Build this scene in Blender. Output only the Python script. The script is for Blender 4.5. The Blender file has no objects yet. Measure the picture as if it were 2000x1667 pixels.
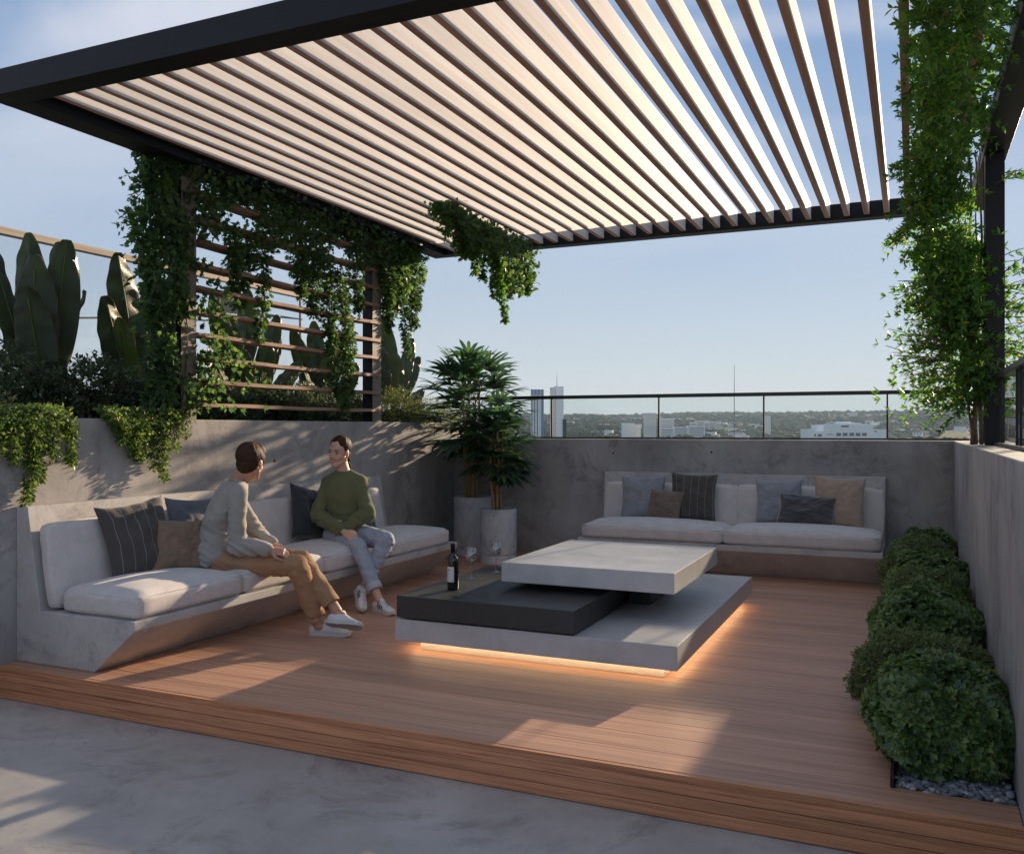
import bpy, bmesh, math, random
import numpy as np
from mathutils import Vector, Matrix, noise

# ------------------------------------------------------------------ camera, light, exposure
SC = bpy.context.scene
COL = SC.collection
PI = math.pi
cam_d = bpy.data.cameras.new('camera')
cam = bpy.data.objects.new('camera', cam_d)
COL.objects.link(cam)
cam.location = (0.0, 0.0, 1.4)
cam.rotation_euler = (PI/2, 0, math.radians(24.07))
cam_d.sensor_width = 36.0
cam_d.lens = 36.0*1744/2000
cam_d.shift_y = 2.5/2000
cam_d.clip_start = 0.05
cam_d.clip_end = 40000
SC.camera = cam

SUN_AZ = math.radians(13.6)       # from +Y towards +X
SUN_EL = math.radians(14.0)
SUN_DIR = Vector((math.sin(SUN_AZ)*math.cos(SUN_EL), math.cos(SUN_AZ)*math.cos(SUN_EL), math.sin(SUN_EL)))

world = bpy.data.worlds.new('World')
SC.world = world
world.use_nodes = True
wt = world.node_tree
for n in list(wt.nodes): wt.nodes.remove(n)
def wn(t, **k):
    n = wt.nodes.new(t)
    for a, b in k.items(): setattr(n, a, b)
    return n
sky = wn('ShaderNodeTexSky', sky_type='NISHITA', sun_disc=False)
sky.sun_elevation = SUN_EL
sky.sun_rotation = SUN_AZ
sky.altitude = 80
sky.air_density = 1.0
sky.dust_density = 0.0
sky.ozone_density = 2.0
tc = wn('ShaderNodeTexCoord')
sep = wn('ShaderNodeSeparateXYZ')
wt.links.new(tc.outputs['Generated'], sep.inputs[0])
zadd = wn('ShaderNodeMath', operation='ADD'); zadd.inputs[1].default_value = 0.22
wt.links.new(sep.outputs[2], zadd.inputs[0])
zmax = wn('ShaderNodeMath', operation='MAXIMUM'); zmax.inputs[1].default_value = 0.05
wt.links.new(zadd.outputs[0], zmax.inputs[0])
dx = wn('ShaderNodeMath', operation='DIVIDE'); dy = wn('ShaderNodeMath', operation='DIVIDE')
wt.links.new(sep.outputs[0], dx.inputs[0]); wt.links.new(zmax.outputs[0], dx.inputs[1])
wt.links.new(sep.outputs[1], dy.inputs[0]); wt.links.new(zmax.outputs[0], dy.inputs[1])
comb = wn('ShaderNodeCombineXYZ')
wt.links.new(dx.outputs[0], comb.inputs[0]); wt.links.new(dy.outputs[0], comb.inputs[1])
mp = wn('ShaderNodeMapping'); mp.inputs['Scale'].default_value = (0.75, 1.5, 1); mp.inputs['Location'].default_value = (3.1, 1.7, 0)
mp.inputs['Rotation'].default_value = (0, 0, math.radians(-28))
wt.links.new(comb.outputs[0], mp.inputs[0])
nz = wn('ShaderNodeTexNoise'); nz.inputs['Scale'].default_value = 1.15; nz.inputs['Detail'].default_value = 7; nz.inputs['Roughness'].default_value = 0.5; nz.inputs['Distortion'].default_value = 0.5
wt.links.new(mp.outputs[0], nz.inputs['Vector'])
rmp = wn('ShaderNodeMapRange'); rmp.interpolation_type = 'SMOOTHSTEP'
rmp.inputs['From Min'].default_value = 0.40; rmp.inputs['From Max'].default_value = 0.66
rmp.inputs['To Min'].default_value = 0.0; rmp.inputs['To Max'].default_value = 0.85
wt.links.new(nz.outputs[0], rmp.inputs[0])
# clouds are veils: brighter, greyer air than the sky they cover
hsv = wn('ShaderNodeHueSaturation'); hsv.inputs['Saturation'].default_value = 0.62; hsv.inputs['Value'].default_value = 1.0
wt.links.new(sky.outputs[0], hsv.inputs['Color'])
cmix = wn('ShaderNodeMix', data_type='RGBA', blend_type='MIX')
CLOUD = cmix.inputs[7]; CLOUD.default_value = (5.9, 6.1, 6.8, 1)
cm = wn('ShaderNodeMapRange'); cm.interpolation_type = 'SMOOTHSTEP'; cm.inputs['From Min'].default_value = 0.10; cm.inputs['From Max'].default_value = 0.42
wt.links.new(sep.outputs[2], cm.inputs[0])
cmm = wn('ShaderNodeMath', operation='MULTIPLY'); wt.links.new(cm.outputs[0], cmm.inputs[0]); wt.links.new(rmp.outputs[0], cmm.inputs[1])
wt.links.new(cmm.outputs[0], cmix.inputs[0])
bg = wn('ShaderNodeBackground'); bg.inputs['Strength'].default_value = 0.05
# even, hazy evening air: pale at the horizon, deeper blue overhead
gr = wn('ShaderNodeValToRGB'); ge = gr.color_ramp.elements
for _i, (_p, _c) in enumerate(((0.0, (4.7, 5.1, 5.5)), (0.10, (4.2, 4.8, 5.6)), (0.22, (3.0, 4.0, 5.5)), (0.40, (1.7, 2.9, 5.0)), (0.7, (1.6, 2.7, 4.6)), (1.0, (1.5, 2.5, 4.3)))):
    if _i >= len(ge): ge.new(_p)
    ge[_i].position = _p; ge[_i].color = tuple(x/10 for x in _c) + (1,)
wt.links.new(sep.outputs[2], gr.inputs[0])
gm = wn('ShaderNodeVectorMath', operation='SCALE'); gm.inputs[3].default_value = 10.0
wt.links.new(gr.outputs[0], gm.inputs[0])
amix = wn('ShaderNodeMix', data_type='RGBA', blend_type='MIX'); amix.inputs[0].default_value = 0.80
wt.links.new(hsv.outputs[0], amix.inputs[6]); wt.links.new(gm.outputs[0], amix.inputs[7])
wt.links.new(amix.outputs[2], cmix.inputs[6])
wt.links.new(cmix.outputs[2], bg.inputs['Color'])
wo = wn('ShaderNodeOutputWorld'); wt.links.new(bg.outputs[0], wo.inputs['Surface'])

sun_d = bpy.data.lights.new('sun', 'SUN'); sun_d.energy = 3.4; sun_d.angle = math.radians(0.9); sun_d.color = (1.0, 0.76, 0.52)
sun = bpy.data.objects.new('sun', sun_d); COL.objects.link(sun)
sun.rotation_euler = (-SUN_DIR).to_track_quat('-Z', 'Y').to_euler()
sun.location = (10, 30, 12)

SC.view_settings.view_transform = 'Standard'
SC.view_settings.look = 'None'
SC.view_settings.exposure = 1.33
SC.view_settings.gamma = 1.0
SC.view_settings.use_curve_mapping = False
SC.render.engine = 'CYCLES'
SC.cycles.max_bounces = 8
SC.cycles.transparent_max_bounces = 16
SC.cycles.caustics_reflective = False
SC.cycles.caustics_refractive = False

# ------------------------------------------------------------------ materials
def new_mat(name):
    m = bpy.data.materials.new(name); m.use_nodes = True
    nt = m.node_tree
    return m, nt, nt.nodes['Principled BSDF']
def N(nt, t, **k):
    n = nt.nodes.new(t)
    for a, b in k.items(): setattr(n, a, b)
    return n
def coords(nt, scale=(1, 1, 1), obj_rand=False, rot=(0,0,0)):
    t = N(nt, 'ShaderNodeTexCoord'); mpn = N(nt, 'ShaderNodeMapping')
    mpn.inputs['Scale'].default_value = scale; mpn.inputs['Rotation'].default_value = rot
    src = t.outputs['Object']
    if obj_rand:
        oi = N(nt, 'ShaderNodeObjectInfo'); mu = N(nt, 'ShaderNodeVectorMath', operation='ADD')
        mm = N(nt, 'ShaderNodeMath', operation='MULTIPLY'); mm.inputs[1].default_value = 37.0
        nt.links.new(oi.outputs['Random'], mm.inputs[0])
        nt.links.new(mm.outputs[0], mu.inputs[1]); nt.links.new(src, mu.inputs[0]); src = mu.outputs[0]
    nt.links.new(src, mpn.inputs['Vector'])
    return mpn.outputs[0]
def noise_n(nt, vec, scale, detail=5, rough=0.55, dist=0.0):
    n = N(nt, 'ShaderNodeTexNoise'); n.inputs['Scale'].default_value = scale; n.inputs['Detail'].default_value = detail
    n.inputs['Roughness'].default_value = rough; n.inputs['Distortion'].default_value = dist
    nt.links.new(vec, n.inputs['Vector']); return n.outputs[0]
def ramp(nt, fac, stops):
    r = N(nt, 'ShaderNodeValToRGB'); e = r.color_ramp.elements
    while len(e) < len(stops): e.new(0.5)
    for i, (p, c) in enumerate(stops):
        e[i].position = p; e[i].color = (c[0], c[1], c[2], 1)
    nt.links.new(fac, r.inputs[0]); return r.outputs[0]
def mixc(nt, fac, a, b, mode='MIX'):
    m = N(nt, 'ShaderNodeMix', data_type='RGBA', blend_type=mode)
    if isinstance(fac, float): m.inputs[0].default_value = fac
    else: nt.links.new(fac, m.inputs[0])
    for s, v in ((6, a), (7, b)):
        if isinstance(v, tuple): m.inputs[s].default_value = (v[0], v[1], v[2], 1)
        else: nt.links.new(v, m.inputs[s])
    return m.outputs[2]
def bump(nt, b, fac, strength, dist=0.01, prev=None):
    bn = N(nt, 'ShaderNodeBump'); bn.inputs['Strength'].default_value = strength; bn.inputs['Distance'].default_value = dist
    nt.links.new(fac, bn.inputs['Height'])
    if prev is not None: nt.links.new(prev, bn.inputs['Normal'])
    nt.links.new(bn.outputs[0], b.inputs['Normal']); return bn.outputs[0]
def sc(c, k): return tuple(min(1.0, x*k) for x in c)

def concrete(name, base, rough=0.7, var=0.22, big=0.9, bmp=0.25, streak=0.35, pits=True, rvar=0.0, mo=0.85):
    m, nt, b = new_mat(name)
    v = coords(nt)
    n1 = noise_n(nt, v, big, 9, 0.62, 0.4)
    c1 = ramp(nt, n1, [(0.30, sc(base, 1-var)), (0.52, base), (0.74, sc(base, 1+var))])
    n2 = noise_n(nt, v, 7.0, 8, 0.7, 0.2)
    c2 = ramp(nt, n2, [(0.30, (0.80, 0.79, 0.80)), (0.60, (1.05, 1.04, 1.02))])
    col = mixc(nt, 0.55, c1, c2, 'MULTIPLY')
    if streak > 0:
        vs = coords(nt, (1.0, 1.0, 0.18))
        n3 = noise_n(nt, vs, 5.5, 6, 0.6)
        c3 = ramp(nt, n3, [(0.36, (0.70, 0.69, 0.70)), (0.56, (1, 1, 1))])
        col = mixc(nt, streak, col, c3, 'MULTIPLY')
    # mottled patches with hard edged fine grain
    n4 = noise_n(nt, v, 2.3, 14, 0.82, 0.8)
    c4 = ramp(nt, n4, [(0.38, (0.60, 0.59, 0.60)), (0.49, (1, 1, 1)), (0.62, (1.0, 1.0, 1.0)), (0.70, (1.12, 1.11, 1.09))])
    col = mixc(nt, mo, col, c4, 'MULTIPLY')
    fine = noise_n(nt, v, 90.0, 3, 0.6)
    nrm = bump(nt, b, fine, bmp, 0.002)
    nrm = bump(nt, b, n2, bmp*0.6, 0.006, nrm)
    if pits:
        vo = N(nt, 'ShaderNodeTexVoronoi'); vo.inputs['Scale'].default_value = 16; nt.links.new(v, vo.inputs['Vector'])
        pr = N(nt, 'ShaderNodeMapRange'); pr.inputs['From Min'].default_value = 0.035; pr.inputs['From Max'].default_value = 0.06
        nt.links.new(vo.outputs['Distance'], pr.inputs[0])
        sel = N(nt, 'ShaderNodeSeparateColor'); nt.links.new(vo.outputs['Color'], sel.inputs[0])
        gt = N(nt, 'ShaderNodeMath', operation='LESS_THAN'); gt.inputs[1].default_value = 0.72; nt.links.new(sel.outputs[0], gt.inputs[0])
        mx = N(nt, 'ShaderNodeMath', operation='MAXIMUM'); nt.links.new(pr.outputs[0], mx.inputs[0]); nt.links.new(gt.outputs[0], mx.inputs[1])
        pc = ramp(nt, mx.outputs[0], [(0.0, (0.55, 0.54, 0.54)), (1.0, (1, 1, 1))])
        col = mixc(nt, 0.8, col, pc, 'MULTIPLY')
        bump(nt, b, mx.outputs[0], 0.4, 0.003, nrm)
    nt.links.new(col, b.inputs['Base Color'])
    rr = ramp(nt, n1, [(0.3, (rough-0.08-rvar,)*3), (0.7, (min(1, rough+0.08),)*3)])
    nt.links.new(rr, b.inputs['Roughness'])
    b.inputs['Specular IOR Level'].default_value = 0.4
    return m

def wood(name, base, dark, rough=0.45, axis=0, scale=1.0, groove=0.0, tint=0.18, spec=0.5):
    m, nt, b = new_mat(name)
    s = [42.0, 42.0, 42.0]; s[axis] = 1.1
    v = coords(nt, tuple(x*scale for x in s), True)
    g = noise_n(nt, v, 1.0, 6, 0.62, 0.35)
    c = ramp(nt, g, [(0.30, dark), (0.50, base), (0.72, sc(base, 1.22))])
    s2 = [6.0, 6.0, 6.0]; s2[axis] = 0.5
    v2 = coords(nt, tuple(x*scale for x in s2), True)
    g2 = noise_n(nt, v2, 1.0, 3, 0.5)
    c2 = ramp(nt, g2, [(0.3, (0.78, 0.77, 0.76)), (0.7, (1.1, 1.09, 1.08))])
    c = mixc(nt, 0.7, c, c2, 'MULTIPLY')
    oi = N(nt, 'ShaderNodeObjectInfo')
    ct = ramp(nt, oi.outputs['Random'], [(0, (1-tint,)*3), (1, (1+tint*0.6, 1+tint*0.5, 1+tint*0.45))])
    c = mixc(nt, 1.0, c, ct, 'MULTIPLY')
    nt.links.new(c, b.inputs['Base Color'])
    b.inputs['Roughness'].default_value = rough
    b.inputs['Specular IOR Level'].default_value = spec
    nr = bump(nt, b, g, 0.25, 0.002)
    if groove > 0:
        w = N(nt, 'ShaderNodeTexWave'); w.wave_type = 'BANDS'; w.bands_direction = 'Y' if axis == 0 else 'X'
        w.inputs['Scale'].default_value = groove; w.inputs['Distortion'].default_value = 0.0
        vv = coords(nt); nt.links.new(vv, w.inputs['Vector'])
        bump(nt, b, w.outputs['Fac'], 0.35, 0.002, nr)
    return m

def plain(name, base, rough=0.5, metal=0.0, spec=0.5, var=0.08, nscale=20, bmp=0.05):
    m, nt, b = new_mat(name)
    v = coords(nt)
    n1 = noise_n(nt, v, nscale, 5, 0.6)
    c = ramp(nt, n1, [(0.3, sc(base, 1-var)), (0.7, sc(base, 1+var))])
    nt.links.new(c, b.inputs['Base Color'])
    b.inputs['Roughness'].default_value = rough; b.inputs['Metallic'].default_value = metal
    b.inputs['Specular IOR Level'].default_value = spec
    if bmp: bump(nt, b, n1, bmp, 0.002)
    return m

def fabric(name, base, weave=420.0, var=0.1, rough=0.9, stripes=None, sheen=0.25, bmp=0.35, mott=0.5):
    m, nt, b = new_mat(name)
    v = coords(nt)
    w1 = N(nt, 'ShaderNodeTexWave'); w1.bands_direction = 'X'; w1.inputs['Scale'].default_value = weave/8; w1.inputs['Distortion'].default_value = 3; w1.inputs['Detail'].default_value = 2
    w2 = N(nt, 'ShaderNodeTexWave'); w2.bands_direction = 'Z'; w2.inputs['Scale'].default_value = weave/8; w2.inputs['Distortion'].default_value = 3; w2.inputs['Detail'].default_value = 2
    nt.links.new(v, w1.inputs['Vector']); nt.links.new(v, w2.inputs['Vector'])
    ad = N(nt, 'ShaderNodeMath', operation='ADD'); nt.links.new(w1.outputs['Fac'], ad.inputs[0]); nt.links.new(w2.outputs['Fac'], ad.inputs[1])
    n1 = noise_n(nt, v, 9.0, 6, 0.7)
    n2 = noise_n(nt, coords(nt, (60, 60, 300)), 1.0, 3, 0.6)
    n3 = noise_n(nt, coords(nt, (300, 300, 60)), 1.0, 3, 0.6)
    a2 = N(nt, 'ShaderNodeMath', operation='ADD'); nt.links.new(n2, a2.inputs[0]); nt.links.new(n3, a2.inputs[1])
    c = ramp(nt, n1, [(0.3, sc(base, 1-var)), (0.7, sc(base, 1+var))])
    c2 = ramp(nt, a2.outputs[0], [(0.80, (0.82, 0.82, 0.82)), (1.0, (1.08, 1.08, 1.08))])
    c = mixc(nt, mott, c, c2, 'MULTIPLY')
    if stripes:
        pitch, scol, off = stripes
        tcx = N(nt, 'ShaderNodeTexCoord'); sp = N(nt, 'ShaderNodeSeparateXYZ'); nt.links.new(tcx.outputs['UV'], sp.inputs[0])
        mu = N(nt, 'ShaderNodeMath', operation='MULTIPLY'); mu.inputs[1].default_value = pitch; nt.links.new(sp.outputs[0], mu.inputs[0])
        wob = N(nt, 'ShaderNodeMath', operation='ADD'); wob.inputs[1].default_value = off; nt.links.new(mu.outputs[0], wob.inputs[0])
        fr = N(nt, 'ShaderNodeMath', operation='FRACT'); nt.links.new(wob.outputs[0], fr.inputs[0])
        lt = N(nt, 'ShaderNodeMath', operation='LESS_THAN'); lt.inputs[1].default_value = 0.055; nt.links.new(fr.outputs[0], lt.inputs[0])
        ms = N(nt, 'ShaderNodeMath', operation='MULTIPLY'); nt.links.new(lt.outputs[0], ms.inputs[0]); ms.inputs[1].default_value = 0.6
        c = mixc(nt, ms.outputs[0], c, scol)
    nt.links.new(c, b.inputs['Base Color'])
    b.inputs['Roughness'].default_value = rough
    b.inputs['Specular IOR Level'].default_value = 0.2
    b.inputs['Sheen Weight'].default_value = sheen
    nr = bump(nt, b, ad.outputs[0], bmp*0.5, 0.0012)
    bump(nt, b, a2.outputs[0], bmp, 0.002, nr)
    return m

def leaf_mat(name, c_dark, c_mid, c_light, trans=0.35, rough=0.45, odd=None, spec=0.45):
    m, nt, b = new_mat(name)
    g = N(nt, 'ShaderNodeNewGeometry')
    stops = [(0.0, c_dark), (0.55, c_mid), (0.95, c_light)]
    if odd: stops.append((0.985, odd))
    c = ramp(nt, g.outputs['Random Per Island'], stops)
    v = coords(nt); n1 = noise_n(nt, v, 3.0, 3, 0.5)
    cc = ramp(nt, n1, [(0.3, (0.7, 0.72, 0.7)), (0.7, (1.25, 1.25, 1.2))])
    c = mixc(nt, 0.8, c, cc, 'MULTIPLY')
    nt.links.new(c, b.inputs['Base Color'])
    b.inputs['Roughness'].default_value = rough; b.inputs['Specular IOR Level'].default_value = spec
    tr = N(nt, 'ShaderNodeBsdfTranslucent')
    hs = N(nt, 'ShaderNodeHueSaturation'); hs.inputs['Hue'].default_value = 0.495; hs.inputs['Saturation'].default_value = 1.1; hs.inputs['Value'].default_value = 3.2
    nt.links.new(c, hs.inputs['Color']); nt.links.new(hs.outputs[0], tr.inputs['Color'])
    mx = N(nt, 'ShaderNodeMixShader'); mx.inputs[0].default_value = trans
    nt.links.new(b.outputs[0], mx.inputs[1]); nt.links.new(tr.outputs[0], mx.inputs[2])
    nt.links.new(mx.outputs[0], nt.nodes['Material Output'].inputs['Surface'])
    return m

def thin_glass(name, tint=(0.93, 0.96, 0.96), rough=0.02, veil=0.0, base=0.03):
    m, nt, b = new_mat(name)
    nt.nodes.remove(b)
    tr = N(nt, 'ShaderNodeBsdfTransparent'); tr.inputs[0].default_value = (*tint, 1)
    gl = N(nt, 'ShaderNodeBsdfGlossy'); gl.inputs['Roughness'].default_value = rough
    lw0 = N(nt, 'ShaderNodeLayerWeight'); lw0.inputs['Blend'].default_value = 0.5
    pw = N(nt, 'ShaderNodeMath', operation='POWER'); pw.inputs[1].default_value = 4.0; nt.links.new(lw0.outputs['Facing'], pw.inputs[0])
    lw = N(nt, 'ShaderNodeMath', operation='MULTIPLY_ADD'); lw.inputs[1].default_value = 0.55; lw.inputs[2].default_value = base; nt.links.new(pw.outputs[0], lw.inputs[0])
    mx = N(nt, 'ShaderNodeMixShader')
    nt.links.new(lw.outputs[0], mx.inputs[0]); nt.links.new(tr.outputs[0], mx.inputs[1]); nt.links.new(gl.outputs[0], mx.inputs[2])
    out = mx.outputs[0]
    if veil > 0:
        df = N(nt, 'ShaderNodeBsdfTranslucent'); df.inputs[0].default_value = (0.9, 0.93, 0.95, 1)
        m2 = N(nt, 'ShaderNodeMixShader'); m2.inputs[0].default_value = veil
        nt.links.new(out, m2.inputs[1]); nt.links.new(df.outputs[0], m2.inputs[2]); out = m2.outputs[0]
    nt.links.new(out, nt.nodes['Material Output'].inputs['Surface'])
    return m

def emis(name, col, strength):
    m, nt, b = new_mat(name)
    b.inputs['Base Color'].default_value = (0.8, 0.75, 0.65, 1)
    b.inputs['Emission Color'].default_value = (*col, 1); b.inputs['Emission Strength'].default_value = strength
    return m

M = {}
M['wall'] = concrete('cast_concrete_wall', (0.41, 0.395, 0.39), 0.72, 0.30, 0.8, 0.3, 0.5)
M['sofa_c'] = concrete('cast_concrete_bench', (0.50, 0.485, 0.475), 0.68, 0.2, 1.4, 0.25, 0.2)
M['table_c'] = concrete('polished_concrete', (0.54, 0.53, 0.53), 0.36, 0.10, 1.6, 0.05, 0.0, pits=False, mo=0.28)
M['table_d'] = concrete('dark_stone', (0.045, 0.045, 0.043), 0.42, 0.2, 3.0, 0.06, 0.0, pits=False)
M['pot'] = concrete('pot_concrete', (0.56, 0.56, 0.57), 0.75, 0.12, 2.5, 0.25, 0.2)
M['floor'] = concrete('screed_floor', (0.45, 0.42, 0.40), 0.42, 0.34, 0.5, 0.08, 0.0, rvar=0.10, mo=0.8)
M['deck'] = wood('composite_deck', (0.55, 0.305, 0.20), (0.39, 0.20, 0.125), 0.52, 0, 1.0, groove=0.0, tint=0.10)
M['fascia'] = wood('deck_fascia_wood', (0.64, 0.29, 0.145), (0.34, 0.135, 0.06), 0.6, 0, 1.9, tint=0.12)
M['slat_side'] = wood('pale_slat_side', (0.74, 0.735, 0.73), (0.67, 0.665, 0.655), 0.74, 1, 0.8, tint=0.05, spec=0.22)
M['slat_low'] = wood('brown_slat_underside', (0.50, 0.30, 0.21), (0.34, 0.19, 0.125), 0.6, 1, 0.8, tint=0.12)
M['trellis'] = wood('weathered_trellis_wood', (0.33, 0.21, 0.15), (0.17, 0.095, 0.065), 0.7, 1, 0.7, tint=0.15)
M['pale_wood'] = wood('pale_beam_wood', (0.50, 0.42, 0.32), (0.32, 0.25, 0.18), 0.7, 1, 0.6, tint=0.05)
M['metal'] = plain('black_powder_coat', (0.012, 0.012, 0.014), 0.5, 0.0, 0.25, 0.1, 200, 0.08)
M['post'] = plain('sunlit_post_side', (0.20, 0.175, 0.15), 0.6, 0, 0.4, 0.2, 12, 0.1)  # sunlight put into the colour, for the terrace side of the posts
M['rail'] = plain('dark_anodised_rail', (0.03, 0.028, 0.026), 0.35, 0.4, 0.5, 0.1, 60, 0.02)
M['cush'] = fabric('oatmeal_linen', (0.62, 0.575, 0.555))
M['pipe'] = fabric('linen_piping', (0.36, 0.335, 0.31))
M['p_stripe'] = fabric('dark_striped_fabric', (0.082, 0.075, 0.070), stripes=(6.0, (0.34, 0.31, 0.28), 0.3))
M['p_tan'] = fabric('tan_linen', (0.24, 0.165, 0.115))
M['p_brown'] = fabric('taupe_linen', (0.19, 0.145, 0.115))
M['p_blue'] = fabric('blue_grey_chenille', (0.13, 0.145, 0.175), mott=0.9)
M['p_char'] = fabric('charcoal_velvet', (0.028, 0.032, 0.038), sheen=0.5, rough=0.6, mott=0.3)
M['p_light'] = fabric('light_grey_chenille', (0.27, 0.28, 0.31), mott=0.9)
M['p_sand'] = fabric('sand_linen', (0.40, 0.30, 0.23))
M['p_velvet'] = fabric('grey_velvet', (0.075, 0.075, 0.082), sheen=0.6, rough=0.5, mott=0.2)
M['glass'] = thin_glass('clear_glass')
M['cup_glass'] = thin_glass('wine_glass_material', (0.84, 0.85, 0.86), 0.01, 0.0, 0.26)
M['screen_glass'] = thin_glass('screen_glass', (0.96, 0.97, 0.97), 0.05, 0.0)
M['cable'] = plain('cable_black', (0.03, 0.03, 0.03), 0.6)
M['led'] = emis('warm_light_strip', (1.0, 0.72, 0.42), 4.0)
M['plinth'] = plain('pale_plinth', (0.72, 0.68, 0.60), 0.7)
M['soil'] = plain('soil', (0.05, 0.036, 0.025), 0.95, 0, 0.1, 0.4, 30, 0.6)
M['bark'] = plain('vine_bark', (0.19, 0.145, 0.10), 0.85, 0, 0.2, 0.35, 40, 0.5)
M['cane'] = plain('palm_cane', (0.33, 0.21, 0.10), 0.6, 0, 0.3, 0.35, 45, 0.3)
M['stem_g'] = plain('green_stem', (0.07, 0.10, 0.03), 0.6, 0, 0.3, 0.2, 40, 0.1)
M['ivy'] = leaf_mat('ivy_leaf', (0.026, 0.055, 0.022), (0.050, 0.095, 0.030), (0.090, 0.145, 0.038), 0.42, 0.45)
M['vine'] = leaf_mat('vine_leaf', (0.040, 0.085, 0.020), (0.062, 0.135, 0.026), (0.10, 0.19, 0.034), 0.50, 0.42, odd=(0.20, 0.20, 0.03))
M['trail'] = leaf_mat('trailing_leaf', (0.040, 0.075, 0.020), (0.080, 0.130, 0.030), (0.14, 0.19, 0.045), 0.38, 0.4)
M['shrub_d'] = leaf_mat('glossy_shrub_leaf', (0.060, 0.110, 0.045), (0.115, 0.185, 0.065), (0.22, 0.29, 0.085), 0.25, 0.36, spec=0.5)
M['shrub_f'] = leaf_mat('fine_shrub_leaf', (0.085, 0.125, 0.055), (0.14, 0.185, 0.075), (0.20, 0.235, 0.095), 0.25, 0.55, odd=(0.14, 0.09, 0.03))
M['bush'] = leaf_mat('dark_bush_leaf', (0.028, 0.042, 0.024), (0.052, 0.072, 0.034), (0.085, 0.105, 0.045), 0.3, 0.55)
M['bush_l'] = leaf_mat('pale_bush_leaf', (0.06, 0.075, 0.025), (0.10, 0.12, 0.045), (0.16, 0.17, 0.07), 0.4, 0.6)
M['palm'] = leaf_mat('palm_leaf', (0.022, 0.050, 0.030), (0.040, 0.080, 0.038), (0.075, 0.13, 0.045), 0.28, 0.38)
M['core'] = plain('twig_mass', (0.012, 0.016, 0.008), 0.95, 0, 0.05, 0.3, 30, 0)
M['bottle'] = plain('bottle_glass', (0.006, 0.008, 0.007), 0.05, 0, 0.7, 0.0, 5, 0)
M['foil'] = plain('bottle_foil', (0.02, 0.02, 0.022), 0.3, 0.3, 0.5, 0.05, 50, 0)
M['paper'] = plain('label_paper', (0.68, 0.66, 0.63), 0.8, 0, 0.2, 0.03, 50, 0)
M['ink'] = plain('label_ink', (0.10, 0.09, 0.09), 0.8, 0, 0.2, 0.03, 50, 0)
M['ink_red'] = plain('label_red_ink', (0.40, 0.08, 0.06), 0.8, 0, 0.2, 0.03, 50, 0)
M['cork'] = plain('hole_dark', (0.03, 0.028, 0.026), 0.9, 0, 0.1)

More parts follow.
